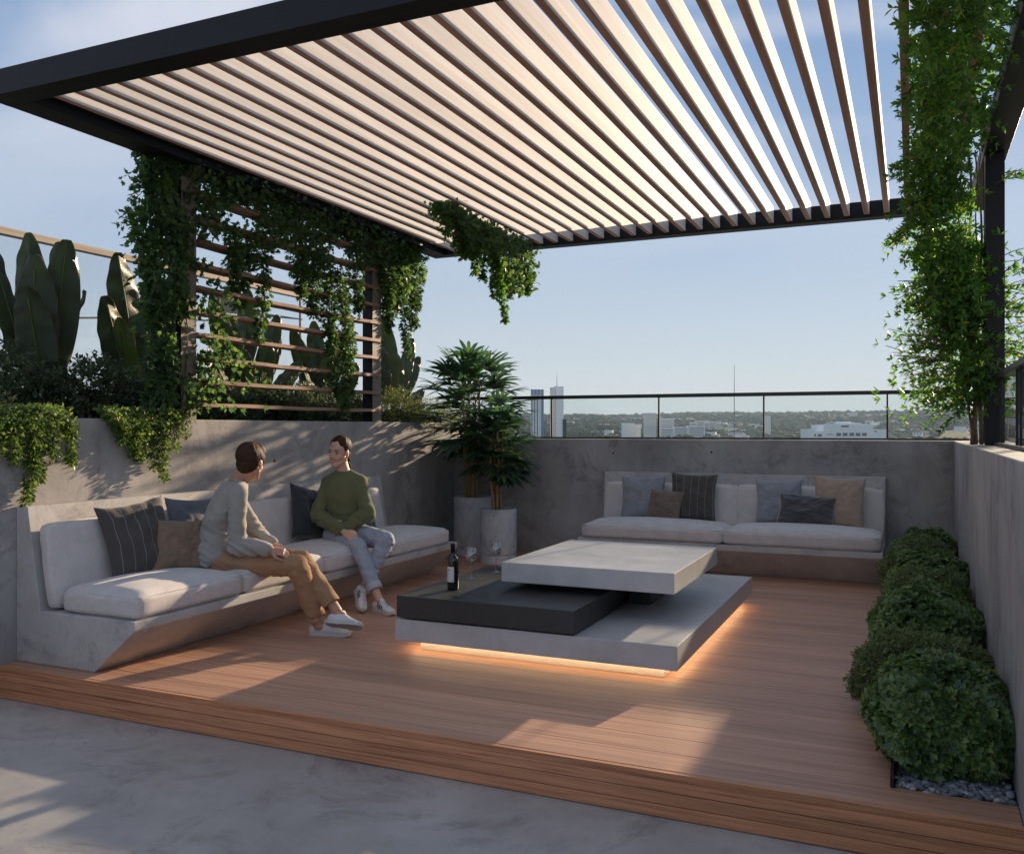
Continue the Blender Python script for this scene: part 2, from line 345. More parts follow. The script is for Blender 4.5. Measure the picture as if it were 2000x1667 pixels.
# ------------------------------------------------------------------ mesh helpers
class MB:
    def __init__(s): s.v = []; s.f = []; s.m = []
    def add(s, vs, fs, m=0):
        o = len(s.v); s.v += [tuple(p) for p in vs]
        for f in fs: s.f.append(tuple(i+o for i in f)); s.m.append(m)
        return s
    def box(s, x0, x1, y0, y1, z0, z1, m=0):
        vs = [(x, y, z) for z in (z0, z1) for y in (y0, y1) for x in (x0, x1)]
        return s.add(vs, [(0,2,3,1), (4,5,7,6), (0,1,5,4), (2,6,7,3), (0,4,6,2), (1,3,7,5)], m)
    def obox(s, c, ax, ay, az, m=0):
        c = Vector(c); vs = [c + ax*i + ay*j + az*k for k in (-1, 1) for j in (-1, 1) for i in (-1, 1)]
        return s.add(vs, [(0,2,3,1), (4,5,7,6), (0,1,5,4), (2,6,7,3), (0,4,6,2), (1,3,7,5)], m)
    def prism(s, prof, a0, a1, axis='Y', m=0):
        n = len(prof)
        def P(p, a):
            return {'Y': (p[0], a, p[1]), 'X': (a, p[0], p[1]), 'Z': (p[0], p[1], a)}[axis]
        vs = [P(p, a0) for p in prof] + [P(p, a1) for p in prof]
        fs = [tuple(range(n)), tuple(reversed(range(n, 2*n)))] + [(i, i+n, (i+1) % n+n, (i+1) % n) for i in range(n)]
        return s.add(vs, fs, m)
    def tube(s, pts, r, n=6, m=0, cap=True):
        pts = [Vector(p) for p in pts]; k = len(pts)
        rs = r if isinstance(r, (list, tuple)) else [r]*k
        prev = None; vs = []
        for i, p in enumerate(pts):
            t = (pts[min(i+1, k-1)] - pts[max(i-1, 0)])
            if t.length < 1e-9: t = Vector((0, 0, 1))
            t.normalize()
            if prev is None:
                a = t.orthogonal().normalized()
            else:
                a = prev - t*prev.dot(t)
                a = a.normalized() if a.length > 1e-6 else t.orthogonal().normalized()
            prev = a; b = t.cross(a)
            for j in range(n):
                an = 2*PI*j/n; vs.append(p + (a*math.cos(an) + b*math.sin(an))*rs[i])
        fs = [(i*n+j, i*n+(j+1) % n, (i+1)*n+(j+1) % n, (i+1)*n+j) for i in range(k-1) for j in range(n)]
        if cap: fs += [tuple(reversed(range(n))), tuple(range((k-1)*n, k*n))]
        return s.add(vs, fs, m)
    def lathe(s, prof, c=(0, 0, 0), n=32, m=0, closed=False):
        vs = []
        for r, z in prof:
            for j in range(n):
                a = 2*PI*j/n; vs.append((c[0]+r*math.cos(a), c[1]+r*math.sin(a), c[2]+z))
        k = len(prof)
        fs = [(i*n+j, i*n+(j+1) % n, (i+1)*n+(j+1) % n, (i+1)*n+j) for i in range(k-1) for j in range(n)]
        if not closed:
            if prof[0][0] > 1e-5: fs.append(tuple(reversed(range(n))))
            if prof[-1][0] > 1e-5: fs.append(tuple(range((k-1)*n, k*n)))
        return s.add(vs, fs, m)
    def ellipsoid(s, c, r, R=None, nu=16, nv=10, m=0):
        c = Vector(c); vs = []
        for i in range(nv+1):
            th = PI*i/nv
            for j in range(nu):
                ph = 2*PI*j/nu
                p = Vector((r[0]*math.sin(th)*math.cos(ph), r[1]*math.sin(th)*math.sin(ph), r[2]*math.cos(th)))
                vs.append(c + (R @ p if R else p))
        fs = [(i*nu+j, (i+1)*nu+j, (i+1)*nu+(j+1) % nu, i*nu+(j+1) % nu) for i in range(nv) for j in range(nu)]
        return s.add(vs, fs, m)
    def cap(s, a, ra, b, rb, n=12, m=0):
        a = Vector(a); b = Vector(b); d = (b-a)
        if d.length < 1e-6: return s.ellipsoid(a, (ra,)*3)
        t = d.normalized(); u = t.orthogonal().normalized(); w = t.cross(u)
        st = []
        for i in range(0, 4):
            th = PI/2*i/4; st.append((a - t*ra*math.cos(th), max(ra*math.sin(th), 1e-4)))
        st.append((a, ra)); st.append((b, rb))
        for i in range(1, 5):
            th = PI/2*i/4; st.append((b + t*rb*math.sin(th), max(rb*math.cos(th), 1e-4)))
        vs = [p + (u*math.cos(2*PI*j/n) + w*math.sin(2*PI*j/n))*r for p, r in st for j in range(n)]
        k = len(st)
        fs = [(i*n+j, i*n+(j+1) % n, (i+1)*n+(j+1) % n, (i+1)*n+j) for i in range(k-1) for j in range(n)]
        fs += [tuple(reversed(range(n))), tuple(range((k-1)*n, k*n))]
        return s.add(vs, fs, m)
    def chain(s, pts, rs, n=12, m=0):
        for i in range(len(pts)-1): s.cap(pts[i], rs[i], pts[i+1], rs[i+1], n, m)
        return s
    def loft(s, st, n=20, m=0, p=2.0):
        """st: (centre, right, forward, a, b) -> superellipse rings"""
        vs = []
        for c, rt, fw, a, b in st:
            c = Vector(c); rt = Vector(rt).normalized(); fw = Vector(fw).normalized()
            for j in range(n):
                an = 2*PI*j/n; ca, sa = math.cos(an), math.sin(an)
                x = math.copysign(abs(ca)**(2/p), ca); y = math.copysign(abs(sa)**(2/p), sa)
                vs.append(c + rt*a*x + fw*b*y)
        k = len(st)
        fs = [(i*n+j, i*n+(j+1) % n, (i+1)*n+(j+1) % n, (i+1)*n+j) for i in range(k-1) for j in range(n)]
        fs += [tuple(reversed(range(n))), tuple(range((k-1)*n, k*n))]
        return s.add(vs, fs, m)
    def mesh(s, name, off=(0, 0, 0)):
        me = bpy.data.meshes.new(name)
        o = Vector(off)
        me.from_pydata([(p[0]-o.x, p[1]-o.y, p[2]-o.z) for p in s.v], [], s.f)
        me.polygons.foreach_set('material_index', s.m)
        return me

def tag(o, label=None, cat=None, group=None, kind=None):
    if label: o['label'] = label
    if cat: o['category'] = cat
    if group: o['group'] = group
    if kind: o['kind'] = kind
    return o
def obj(name, me, mats, parent=None, smooth=False, bevel=0.0, recalc=True, segs=2):
    """me: MB or mesh. Meshes are in world coordinates; the parent's location is taken off."""
    off = Vector((0, 0, 0)) if parent is None else parent_off(parent)
    if isinstance(me, MB):
        me = me.mesh(name, off)
        if recalc or bevel > 0:
            bm = bmesh.new(); bm.from_mesh(me)
            bmesh.ops.recalc_face_normals(bm, faces=bm.faces)
            if bevel > 0:
                ed = [e for e in bm.edges if len(e.link_faces) == 2 and e.calc_face_angle(0) > 0.5]
                bmesh.ops.bevel(bm, geom=ed, offset=bevel, segments=segs, profile=0.5, affect='EDGES', clamp_overlap=True)
            bm.to_mesh(me); bm.free()
    if not isinstance(mats, (list, tuple)): mats = [mats]
    if len(me.materials): me.materials.clear()
    for mt in mats: me.materials.append(mt)
    if smooth: me.polygons.foreach_set('use_smooth', [True]*len(me.polygons))
    me.update()
    o = bpy.data.objects.new(name, me); COL.objects.link(o)
    if parent is not None: o.parent = parent
    return o
def parent_off(p):
    o = Vector((0, 0, 0))
    while p is not None:
        o = o + p.location; p = p.parent
    return o
def thing(name, label, cat, loc, group=None):
    o = bpy.data.objects.new(name, None); COL.objects.link(o); o.location = loc
    o.empty_display_size = 0.1
    return tag(o, label, cat, group)
def copy_tree(o, parent=None):
    c = o.copy(); COL.objects.link(c)
    if parent is not None: c.parent = parent
    for ch in [x for x in o.children]: copy_tree(ch, c)
    return c

# fast leaf clouds -------------------------------------------------
LEAF4 = (np.array([(0, 0, 0), (-0.30, 0.42, 0.05), (0.30, 0.42, 0.05), (0, 0.45, -0.04), (0, 1.0, -0.10)], float),
         np.array([(0, 3, 1), (0, 2, 3), (1, 3, 4), (3, 2, 4)]))
IVY = (np.array([(0, 0, 0), (-0.42, 0.12, 0.06), (-0.26, 0.40, 0.03), (-0.40, 0.62, 0.04), (-0.12, 0.66, 0), (0, 1.0, -0.08), (0.12, 0.66, 0), (0.40, 0.62, 0.04), (0.26, 0.40, 0.03), (0.42, 0.12, 0.06), (0, 0.4, -0.05)], float),
       np.array([(0, 10, 1), (1, 10, 2), (2, 10, 3), (3, 10, 4), (4, 10, 5), (5, 10, 6), (6, 10, 7), (7, 10, 8), (8, 10, 9), (9, 10, 0)]))
OVAL = (np.array([(0, 0, 0), (-0.20, 0.28, 0.04), (-0.25, 0.62, 0.04), (0, 1.0, -0.08), (0.25, 0.62, 0.04), (0.20, 0.28, 0.04), (0, 0.5, -0.04)], float),
        np.array([(0, 6, 1), (1, 6, 2), (2, 6, 3), (3, 6, 4), (4, 6, 5), (5, 6, 0)]))
SLIM = (np.array([(0, 0, 0), (-0.13, 0.30, 0.03), (-0.16, 0.62, 0.03), (0, 1.0, -0.10), (0.16, 0.62, 0.03), (0.13, 0.30, 0.03), (0, 0.5, -0.03)], float),
        np.array([(0, 6, 1), (1, 6, 2), (2, 6, 3), (3, 6, 4), (4, 6, 5), (5, 6, 0)]))
LANCE = (np.array([(0, 0, 0), (-0.15, 0.35, 0.04), (0.15, 0.35, 0.04), (0, 0.38, -0.03), (0, 1.0, -0.12)], float),
         np.array([(0, 3, 1), (0, 2, 3), (1, 3, 4), (3, 2, 4)]))
def unit(a): return a/np.maximum(np.linalg.norm(a, axis=1, keepdims=True), 1e-9)
def leaf_mesh(name, P, D, U, S, tpl=LEAF4, off=(0, 0, 0)):
    tv, tf = tpl
    P = np.asarray(P, float); D = unit(np.asarray(D, float)); U = np.asarray(U, float)
    R = unit(np.cross(D, U)); Nn = np.cross(R, D)
    S = np.asarray(S, float)[:, None, None]
    V = P[:, None, :] + S*(tv[None, :, 0:1]*R[:, None, :] + tv[None, :, 1:2]*D[:, None, :] + tv[None, :, 2:3]*Nn[:, None, :])
    V = V.reshape(-1, 3) - np.array(off)[None, :]
    n = len(P); nv = len(tv)
    F = (tf[None] + (np.arange(n)*nv)[:, None, None]).reshape(-1)
    me = bpy.data.meshes.new(name)
    me.vertices.add(len(V)); me.vertices.foreach_set('co', V.ravel())
    nf = n*len(tf)
    me.loops.add(nf*3); me.loops.foreach_set('vertex_index', F.astype(np.int32))
    me.polygons.add(nf); me.polygons.foreach_set('loop_start', np.arange(nf, dtype=np.int32)*3)
    me.update(calc_edges=True); me.validate()
    return me
RNG = np.random.default_rng(7)
def rdir(n): return unit(RNG.normal(size=(n, 3)))
# ------------------------------------------------------------------ setting: floor, deck, walls
XL, YB, XR = -4.93, 9.36, 0.366
ROOF_Z = -60.0
b = MB().box(-12, 14, -14, 9.36, -0.60, -0.19)
tag(obj('terrace_floor', b, M['floor']), kind='structure')
b = MB().box(-12, 14, -14, 14, ROOF_Z-2, -0.62)
tag(obj('tower_below', b, M['wall']), 'concrete tower carrying the terrace', None, kind='structure')

deck = tag(bpy.data.objects.new('deck', None), kind='structure'); COL.objects.link(deck); deck.location = (-2.3, 6.4, 0)
sub = MB().box(XL+0.002, XR-0.002, 3.64, YB-0.002, -0.188, -0.034)
obj('deck_substructure', sub, M['core'], deck)
BW = 0.194; y = 3.600; k = 0; RR = random.Random(3)
bm_full = None
while y < YB-0.02:
    y1 = min(y + BW - 0.0035, YB-0.004)
    x1 = XR-0.003 if y1 < 3.80 else -0.074
    m_ = MB().box(XL+0.003, x1, y, y1, -0.030, 0.0)
    obj('deck_board', m_, M['deck'], deck, bevel=0.002, segs=1)
    y += BW; k += 1
for i in range(3):
    z0 = -0.186 + i*0.0525
    obj('fascia_board', MB().box(XL+0.003, XR-0.003, 3.578, 3.598, z0, z0+0.0495), M['fascia'], deck, bevel=0.0015, segs=1)
# grooved nosing board along the front edge
ns = MB()
for i in range(4):
    ns.box(XL+0.003, XR-0.003, 3.574, 3.5985, -0.0285+i*0.007, -0.0285+i*0.007+0.0058)
obj('nosing', ns, M['fascia'], deck)

def wall(name, boxes, label):
    m_ = MB()
    for bx in boxes: m_.box(*bx)
    return tag(obj(name, m_, M['wall'], bevel=0.006, segs=2), label, 'wall')
wl = wall('planter_wall', [(-5.13, XL, -6.0, 9.62, -0.185, 1.465)], 'tall concrete planter wall behind the long left bench, stained and sunlit')
wb = wall('parapet_wall', [(XL+0.001, 4.5, YB, YB+0.26, -0.185, 1.28)], 'grey concrete parapet at the back under the glass railing')
wr = wall('parapet_wall', [(XR, XR+0.42, -6.0, YB-0.002, -0.185, 1.28)], 'grey concrete parapet along the right side beside the round shrubs')
# formwork tie holes
for (w_, c, ax) in ((wl, (XL+0.0015, 6.095, 1.122), 0), (wb, (-2.968, YB-0.0015, 1.131), 1), (wb, (-1.9, YB-0.0015, 1.15), 1), (wb, (-0.25, YB-0.0015, 0.86), 1), (wl, (XL+0.0015, 4.63, 1.25), 0)):
    pr = [(0.011*math.cos(a*PI/5), 0.011*math.sin(a*PI/5)) for a in range(10)]
    if ax == 0: m_ = MB().prism([(c[1]+p[0], c[2]+p[1]) for p in pr], c[0]-0.001, c[0]+0.001, 'X')
    else: m_ = MB().prism([(c[0]+p[0], c[2]+p[1]) for p in pr], c[1]-0.001, c[1]+0.001, 'Y')
    obj('tie_hole', m_, M['cork'], w_)
soil = MB().box(-7.6, -5.131, -6.0, 10.3, 1.1, 1.40)
tag(obj('planting_bed', soil, M['soil']), kind='structure')
tag(obj('planter_back_wall', MB().box(-7.8, -7.602, -6, 10.3, -0.185, 1.46), M['wall']), 'low concrete wall closing the raised planting bed at the back', 'wall')

# ------------------------------------------------------------------ pergola
ZP = 3.35
perg = thing('pergola', 'black steel pergola roof with slanted rows of pale brown timber slats', 'pergola', (-2.2, 6.3, ZP))
def beam(nm, bx): return obj(nm, MB().box(*bx), M['metal'], perg, bevel=0.004)
beam('beam', (-5.0, 0.63, 3.545, 3.705, ZP, ZP+0.152))
beam('beam', (-5.0, 0.63, 8.88, 9.03, ZP, ZP+0.150))
beam('beam', (-5.0, -4.80, 3.7065, 8.8785, ZP+0.001, ZP+0.151))
beam('beam', (0.475, 0.63, 3.7065, 8.8785, ZP+0.001, ZP+0.151))
beam('ledge', (-4.80, -4.765, 3.7065, 8.8785, ZP+0.06, ZP+0.085))
smesh = None
xs = -0.1785
SL = [xs + 0.171*k for k in range(-26, 4)]
for i, x0 in enumerate(SL):
    w = 0.047; cx, cy = x0-w/2, 6.29
    if smesh is None:
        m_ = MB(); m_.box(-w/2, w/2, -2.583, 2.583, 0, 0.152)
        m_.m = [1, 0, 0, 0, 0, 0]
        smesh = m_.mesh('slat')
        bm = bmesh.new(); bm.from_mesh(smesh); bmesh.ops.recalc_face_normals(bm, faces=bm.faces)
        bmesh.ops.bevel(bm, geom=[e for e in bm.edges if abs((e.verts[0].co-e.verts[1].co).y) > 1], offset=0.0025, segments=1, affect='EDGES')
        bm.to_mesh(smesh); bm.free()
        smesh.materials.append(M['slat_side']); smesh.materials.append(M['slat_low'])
    o = bpy.data.objects.new('slat', smesh); COL.objects.link(o); o.parent = perg
    o.location = Vector((cx, cy, ZP+0.024)) - Vector(perg.location)
# posts
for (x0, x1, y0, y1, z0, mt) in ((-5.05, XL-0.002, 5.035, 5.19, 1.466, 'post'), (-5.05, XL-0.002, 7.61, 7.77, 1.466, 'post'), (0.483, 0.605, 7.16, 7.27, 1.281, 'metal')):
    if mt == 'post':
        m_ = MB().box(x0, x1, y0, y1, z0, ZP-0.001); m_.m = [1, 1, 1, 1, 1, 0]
        # sun shading in the colours: dark front (-Y) face, sunlit grey towards the terrace
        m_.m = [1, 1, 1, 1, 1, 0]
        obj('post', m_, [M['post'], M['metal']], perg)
    else:
        obj('post', MB().box(x0, x1, y0, y1, z0, ZP-0.001), M['metal'], perg, bevel=0.003)
        obj('wire', MB().tube([(0.476, 7.20, 1.3), (0.477, 7.20, 3.3)], 0.003, 5), M['rail'], perg)

# trellis of horizontal boards between the two posts
tr = thing('trellis', 'horizontal weathered timber boards screening the planting bed between two posts', 'trellis', (-4.98, 6.4, 1.5))
for k in range(11):
    z = 1.565 + 0.1765*k
    rnd = RR
    m_ = MB()
    # rough split board: slightly wavy edges
    n = 14; ys = np.linspace(5.193, 7.735 if k else 7.735, n)
    top = []; 
    wv = [rnd.uniform(-0.005, 0.005) for _ in range(n)]; wz = [rnd.uniform(-0.003, 0.003) for _ in range(n)]
    vs = []
    for i, yy in enumerate(ys):
        sag = -0.006*math.sin(PI*i/(n-1))
        xo, zo = wv[i], wz[i]+sag
        xf = XL+0.012+xo if yy > 7.6 else XL+0.020+xo
        xb = -5.045 if yy < 7.59 else XL+0.0005
        vs += [(xb, yy, z+zo), (xf, yy, z+zo+0.002), (xf, yy, z+zo+0.030), (xb, yy, z+zo+0.034)]
    fs = []
    for i in range(n-1):
        a = i*4; c_ = a+4
        for j in range(4): fs.append((a+j, a+(j+1) % 4, c_+(j+1) % 4, c_+j))
    fs += [(0, 1, 2, 3), tuple(reversed([(n-1)*4+j for j in range(4)]))]
    m_.add(vs, fs)
    obj('board', m_, M['trellis'], tr)

# ------------------------------------------------------------------ railings
def railing(label, p0, p1, posts, nrm, base):
    p0 = Vector(p0); p1 = Vector(p1); d = (p1-p0); L = d.length; t = d.normalized(); n = Vector(nrm)
    r = thing('glass_railing', label, 'railing', base, 'glass railings on the parapets')
    z0, z1 = 1.284, 1.765
    up = Vector((0, 0, 1))
    c = (p0+p1)/2
    obj('handrail', MB().obox((c.x, c.y, 1.750), t*(L/2), n*0.026, up*0.019), M['rail'], r, bevel=0.003)
    obj('base_channel', MB().obox((c.x, c.y, 1.2935), t*(L/2), n*0.018, up*0.009), M['rail'], r)
    ss = [0.0] + posts + [L]
    for i, s in enumerate(ss[1:-1]):
        q = p0 + t*s
        obj('post', MB().obox((q.x, q.y, 1.517), t*0.008, n*0.012, up*0.2135), M['metal'], r)
    for i in range(len(ss)-1):
        a, b_ = ss[i]+0.012, ss[i+1]-0.012
        q = p0 + t*((a+b_)/2)
        obj('glass_pane', MB().obox((q.x, q.y, 1.517), t*((b_-a)/2), n*0.005, up*0.213), M['glass'], r)
    return r
railing('long glass railing with black handrail on the back parapet, in front of the city', (-4.90, YB+0.10, 0), (0.50, YB+0.10, 0),
        [v+4.90 for v in (-3.728, -2.486, -1.383, -0.21)], (0, 1, 0), (-2.2, YB+0.1, 1.28))
rr = railing('glass railing with close black posts on the right parapet, by the climbing vine', (0.55, YB+0.06, 0), (0.55, 2.0, 0),
        [YB+0.06-v for v in (8.5, 7.45, 6.86, 6.68, 5.74, 5.55, 4.4, 3.2)], (1, 0, 0), (0.55, 5.7, 1.28))

# ------------------------------------------------------------------ tall glass windscreen behind the planting bed
ws = thing('windscreen', 'tall pale glass windscreen with a light timber top beam behind the planting bed', 'windscreen', (-6.8, 5.5, 1.4))
obj('top_beam', MB().box(-6.84, -6.76, 0.0, 8.9, 2.985, 3.045), M['pale_wood'], ws, bevel=0.004)
for i in range(6):
    y0 = 8.88 - 1.5*(i+1) + 0.01; y1 = 8.88 - 1.5*i
    obj('glass_pane', MB().box(-6.806, -6.794, y0, y1, 1.41, 2.983), M['screen_glass'], ws)
obj('edge_post', MB().box(-6.812, -6.788, 8.882, 8.896, 1.405, 2.983), M['rail'], ws)
for yy, dz in ((4.55, 0.5), (6.10, 0.9), (6.13, 0.95)):
    pts = [(-6.75, yy+0.012*math.sin(q*1.3), 2.98-q*dz/8) for q in range(9)]
    obj('cable', MB().tube(pts, 0.004, 5), M['cable'], ws)
# dark guy line crossing behind
tag(obj('guy_wire', MB().tube([(-6.72, 3.0, 2.18), (-6.72, 5.0, 2.30), (-6.72, 6.2, 2.44), (-6.72, 7.6, 2.56)], 0.009, 6), M['cable']), 'thin dark line stretched behind the big banana-like leaves', 'wire')

# shade sail seen through the trellis
sv = [(-6.6, 7.2, 2.86), (-6.6, 7.75, 2.68), (-6.2, 8.15, 2.62), (-7.4, 8.0, 2.76)]
sm = MB().add(sv + [(p[0], p[1], p[2]-0.012) for p in sv], [(0, 1, 2, 3), (7, 6, 5, 4), (0, 4, 5, 1), (1, 5, 6, 2), (2, 6, 7, 3), (3, 7, 4, 0)])
tag(obj('shade_sail', sm, M['pipe']), 'small pale cloth sail stretched beyond the trellis boards', 'sail')

# ------------------------------------------------------------------ benches
PROF = [(0.002, 0.001), (0.655, 0.001), (0.962, 0.262), (0.962, 0.314), (0.205, 0.314), (0.095, 0.930), (0.002, 0.930)]
def rbox(hx, hy, hz, r, n=14, crown=0.0, puff=0.0, seed=0, wr=0.0):
    """rounded, slightly stuffed box around the origin"""
    bm = bmesh.new(); bmesh.ops.create_cube(bm, size=2.0)
    bmesh.ops.subdivide_edges(bm, edges=bm.edges, cuts=n, use_grid_fill=True)
    h = Vector((hx, hy, hz))
    for v in bm.verts:
        p = v.co.copy(); q = Vector([p[i]*h[i] for i in range(3)])
        # squeeze the grid towards the edges so that the rounding is smooth
        inner = Vector([max(-(h[i]-r), min(h[i]-r, q[i])) for i in range(3)])
        dlt = q-inner
        if dlt.length > 1e-9: q = inner + dlt.normalized()*r if dlt.length > 0 else q
        fx, fy, fz = (1-p.x**2), (1-p.y**2), (1-p.z**2)
        q.z += math.copysign(1, p.z)*crown*(max(0, fx)**0.55)*(max(0, fy)**0.55)*abs(p.z)
        q.x += p.x*puff*max(0, fy)**0.6*max(0, fz)**0.6*(abs(p.x) > .98)
        q.y += p.y*puff*max(0, fx)**0.6*max(0, fz)**0.6*(abs(p.y) > .98)
        if wr:
            w1 = noise.noise(Vector((q.x*5+seed, q.y*5, q.z*9)))
            w2 = noise.noise(Vector((q.x*22+seed, q.y*22, q.z*7)))
            q += v.co.normalized()*(w1*wr + w2*wr*0.45)
        v.co = q
    me = bpy.data.meshes.new('cushion'); bm.to_mesh(me); bm.free(); return me
def ring_pts(hx, hy, r, n=6):
    pts = []
    for cx, cy, a0 in ((hx-r, hy-r, 0), (-(hx-r), hy-r, PI/2), (-(hx-r), -(hy-r), PI), (hx-r, -(hy-r), 1.5*PI)):
        for k in range(n+1):
            a = a0 + PI/2*k/n; pts.append((cx+r*math.cos(a), cy+r*math.sin(a)))
    return pts
def cushion(parent, name, c, h, r, crown, puff, R=None, seed=0, wr=0.004, piping_axis='z'):
    me = rbox(h[0], h[1], h[2], r, 16, crown, puff, seed, wr)
    T = Matrix.Translation(Vector(c) - parent_off(parent)) @ (R.to_4x4() if R else Matrix.Identity(4))
    me.transform(T)
    o = obj(name, me, M['cush'], parent, smooth=True)
    # piping along the seams
    def seam(pts):
        pts = pts + [pts[0], pts[1]]
        return [T @ Vector(p) + parent_off(parent) for p in pts]
    m_ = MB()
    pr = 0.0035
    if piping_axis == 'z':
        rp = ring_pts(h[0]-0.012+puff*0.3, h[1]-0.012+puff*0.3, 0.03)
        for s in (1, -1): m_.tube(seam([(p[0], p[1], s*(h[2]-0.014)) for p in rp]), pr, 5, cap=False)
    else:
        rp = ring_pts(h[1]-0.012, h[2]-0.012, 0.03)
        for s in (1, -1): m_.tube(seam([(s*(h[0]-0.014), p[0], p[1]) for p in rp]), pr, 5, cap=False)
    obj('piping', m_, M['pipe'], o, smooth=True)
    return o

# left bench runs along Y; its local frame: x out of the wall, y along
s1 = thing('bench_sofa', 'long concrete bench along the left wall with pale cushions, two people sitting on it', 'sofa', (XL+0.5, 5.6, 0), 'concrete bench sofas')
obj('bench', MB().prism([(XL+p[0], p[1]) for p in PROF], 3.70, 7.60, 'Y'), M['sofa_c'], s1, bevel=0.004)
seams = [3.722, 4.622, 5.513, 6.42, 7.47]
for i in range(4):
    y0, y1 = seams[i]+0.003, seams[i+1]-0.003
    cushion(s1, 'seat_cushion', (XL+0.652, (y0+y1)/2, 0.383), (0.302, (y1-y0)/2, 0.0675), 0.036, 0.052, 0.008, seed=i*3.1)
seams = [3.730, 4.98, 5.49, 6.42, 7.36]
seams = [3.730, 4.61, 5.49, 6.42, 7.36]
Rb = Matrix.Rotation(math.radians(-9.5), 3, 'Y')
for i in range(4):
    y0, y1 = seams[i]+0.003, seams[i+1]-0.003
    cushion(s1, 'back_cushion', (XL+0.238, (y0+y1)/2, 0.578), (0.052, (y1-y0)/2, 0.258), 0.034, 0.0, 0.022, R=Rb, seed=20+i*5.3, wr=0.006, piping_axis='x')

s2 = thing('bench_sofa', 'shorter concrete bench under the glass railing with two wide pale cushions', 'sofa', (-1.6, YB-0.5, 0), 'concrete bench sofas')
obj('bench', MB().prism([(YB-p[0], p[1]) for p in PROF], -3.035, -0.222, 'X'), M['sofa_c'], s2, bevel=0.004)
# prism with axis X takes (y, z)
for x0, x1 in ((-3.005, -1.612), (-1.606, -0.238)):
    cushion(s2, 'seat_cushion', ((x0+x1)/2, YB-0.652, 0.383), ((x1-x0)/2, 0.302, 0.0675), 0.036, 0.060, 0.008, seed=x0*7)
Rb2 = Matrix.Rotation(math.radians(-9.5), 3, 'X')
for x0, x1 in ((-2.975, -1.592), (-1.586, -0.240)):
    me_par = 'y'
    me = rbox((x1-x0)/2-0.003, 0.052, 0.258, 0.034, 16, 0.0, 0.022, x0*9, 0.006)
    T = Matrix.Translation(Vector(((x0+x1)/2, YB-0.238, 0.578)) - parent_off(s2)) @ Rb2.to_4x4()
    me.transform(T); o = obj('back_cushion', me, M['cush'], s2, smooth=True)
    m_ = MB(); hx = (x1-x0)/2-0.003
    rp = ring_pts(hx-0.012, 0.258-0.012, 0.03)
    for s in (1, -1):
        pts = [T @ Vector((p[0], s*0.038, p[1])) + parent_off(s2) for p in rp]; pts += pts[:2]
        m_.tube(pts, 0.0035, 5, cap=False)
    obj('piping', m_, M['pipe'], o, smooth=True)

# ------------------------------------------------------------------ throw pillows
def pillow(c, w, h, t, nrm, roll, mat, label, seed=0, wrinkle=0.012, fringe=False):
    """c = centre, nrm = facing direction, roll in degrees about it"""
    n = 30; f = Vector(nrm).normalized(); up = Vector((0, 0, 1)); rt = up.cross(f).normalized(); up = f.cross(rt).normalized()
    Rr = Matrix.Rotation(math.radians(roll), 3, f); rt = Rr @ rt; up = Rr @ up
    vs, fs, uv = [], [], []
    for side in (1, -1):
        for i in range(n+1):
            for j in range(n+1):
                u = -1+2*i/n; v = -1+2*j/n
                e = max(0, (1-abs(u)**2.6))*max(0, (1-abs(v)**2.6))
                th = t*0.5*(e**0.48)
                pull = 0.095
                uu = u*(1 - pull*(1-v*v)); vv = v*(1 - pull*(1-u*u))
                wn_ = noise.noise(Vector((u*2.2+seed, v*2.2, seed*1.7)))*wrinkle*1.6 + noise.noise(Vector((u*6+seed, v*6+3, 0)))*wrinkle*0.8
                # gathers radiating from the corners
                rad = abs(u*v)
                gath = math.sin((math.atan2(abs(v), abs(u)+1e-4))*15+seed)*0.020*max(0, rad-0.25)
                th2 = th + (wn_+gath)*(e**0.3)
                vs.append(rt*uu*w/2 + up*vv*h/2 + f*side*th2)
                uv.append(((u+1)/2, (v+1)/2))
    N1 = (n+1)*(n+1)
    for s_ in range(2):
        for i in range(n):
            for j in range(n):
                a = s_*N1 + i*(n+1)+j; q = (a, a+n+1, a+n+2, a+1)
                fs.append(q if s_ == 0 else tuple(reversed(q)))
    me = bpy.data.meshes.new('throw_pillow'); me.from_pydata([tuple(p) for p in vs], [], fs)
    ul = me.uv_layers.new(name='UVMap')
    for lp in me.loops: ul.data[lp.index].uv = uv[lp.vertex_index]
    bm = bmesh.new(); bm.from_mesh(me); bmesh.ops.remove_doubles(bm, verts=bm.verts, dist=0.0015); bmesh.ops.recalc_face_normals(bm, faces=bm.faces); bm.to_mesh(me); bm.free()
    o = obj('throw_pillow', me, M[mat], None, smooth=True); o.location = c
    return tag(o, label, 'pillow', 'throw pillows on the benches')
pillow((-4.545, 4.270, 0.690), 0.49, 0.50, 0.15, (1, -0.18, 0.28), 6, 'p_stripe', 'dark striped pillow at the near end of the left bench', 1)
pillow((-4.435, 4.500, 0.625), 0.37, 0.36, 0.14, (1, -0.30, 0.30), -7, 'p_tan', 'small tan pillow leaning on the dark striped one behind the seated man', 2, 0.016)
pillow((-4.60, 4.83, 0.700), 0.46, 0.44, 0.14, (1, -0.05, 0.30), -4, 'p_blue', 'blue grey pillow half hidden behind the seated man', 3)
pillow((-4.545, 6.10, 0.690), 0.46, 0.47, 0.15, (1, -0.15, 0.34), -14, 'p_char', 'nearly black velvet pillow left of the woman in the green sweatshirt', 4, 0.016)
pillow((-4.50, 6.72, 0.640), 0.40, 0.42, 0.13, (1, 0.1, 0.42), 10, 'p_char', 'dark pillow showing behind the hip of the woman in green', 5)
pillow((-2.52, 8.955, 0.690), 0.47, 0.46, 0.15, (0.05, -1, 0.28), 2, 'p_light', 'light grey pillow, leftmost on the back bench', 6)
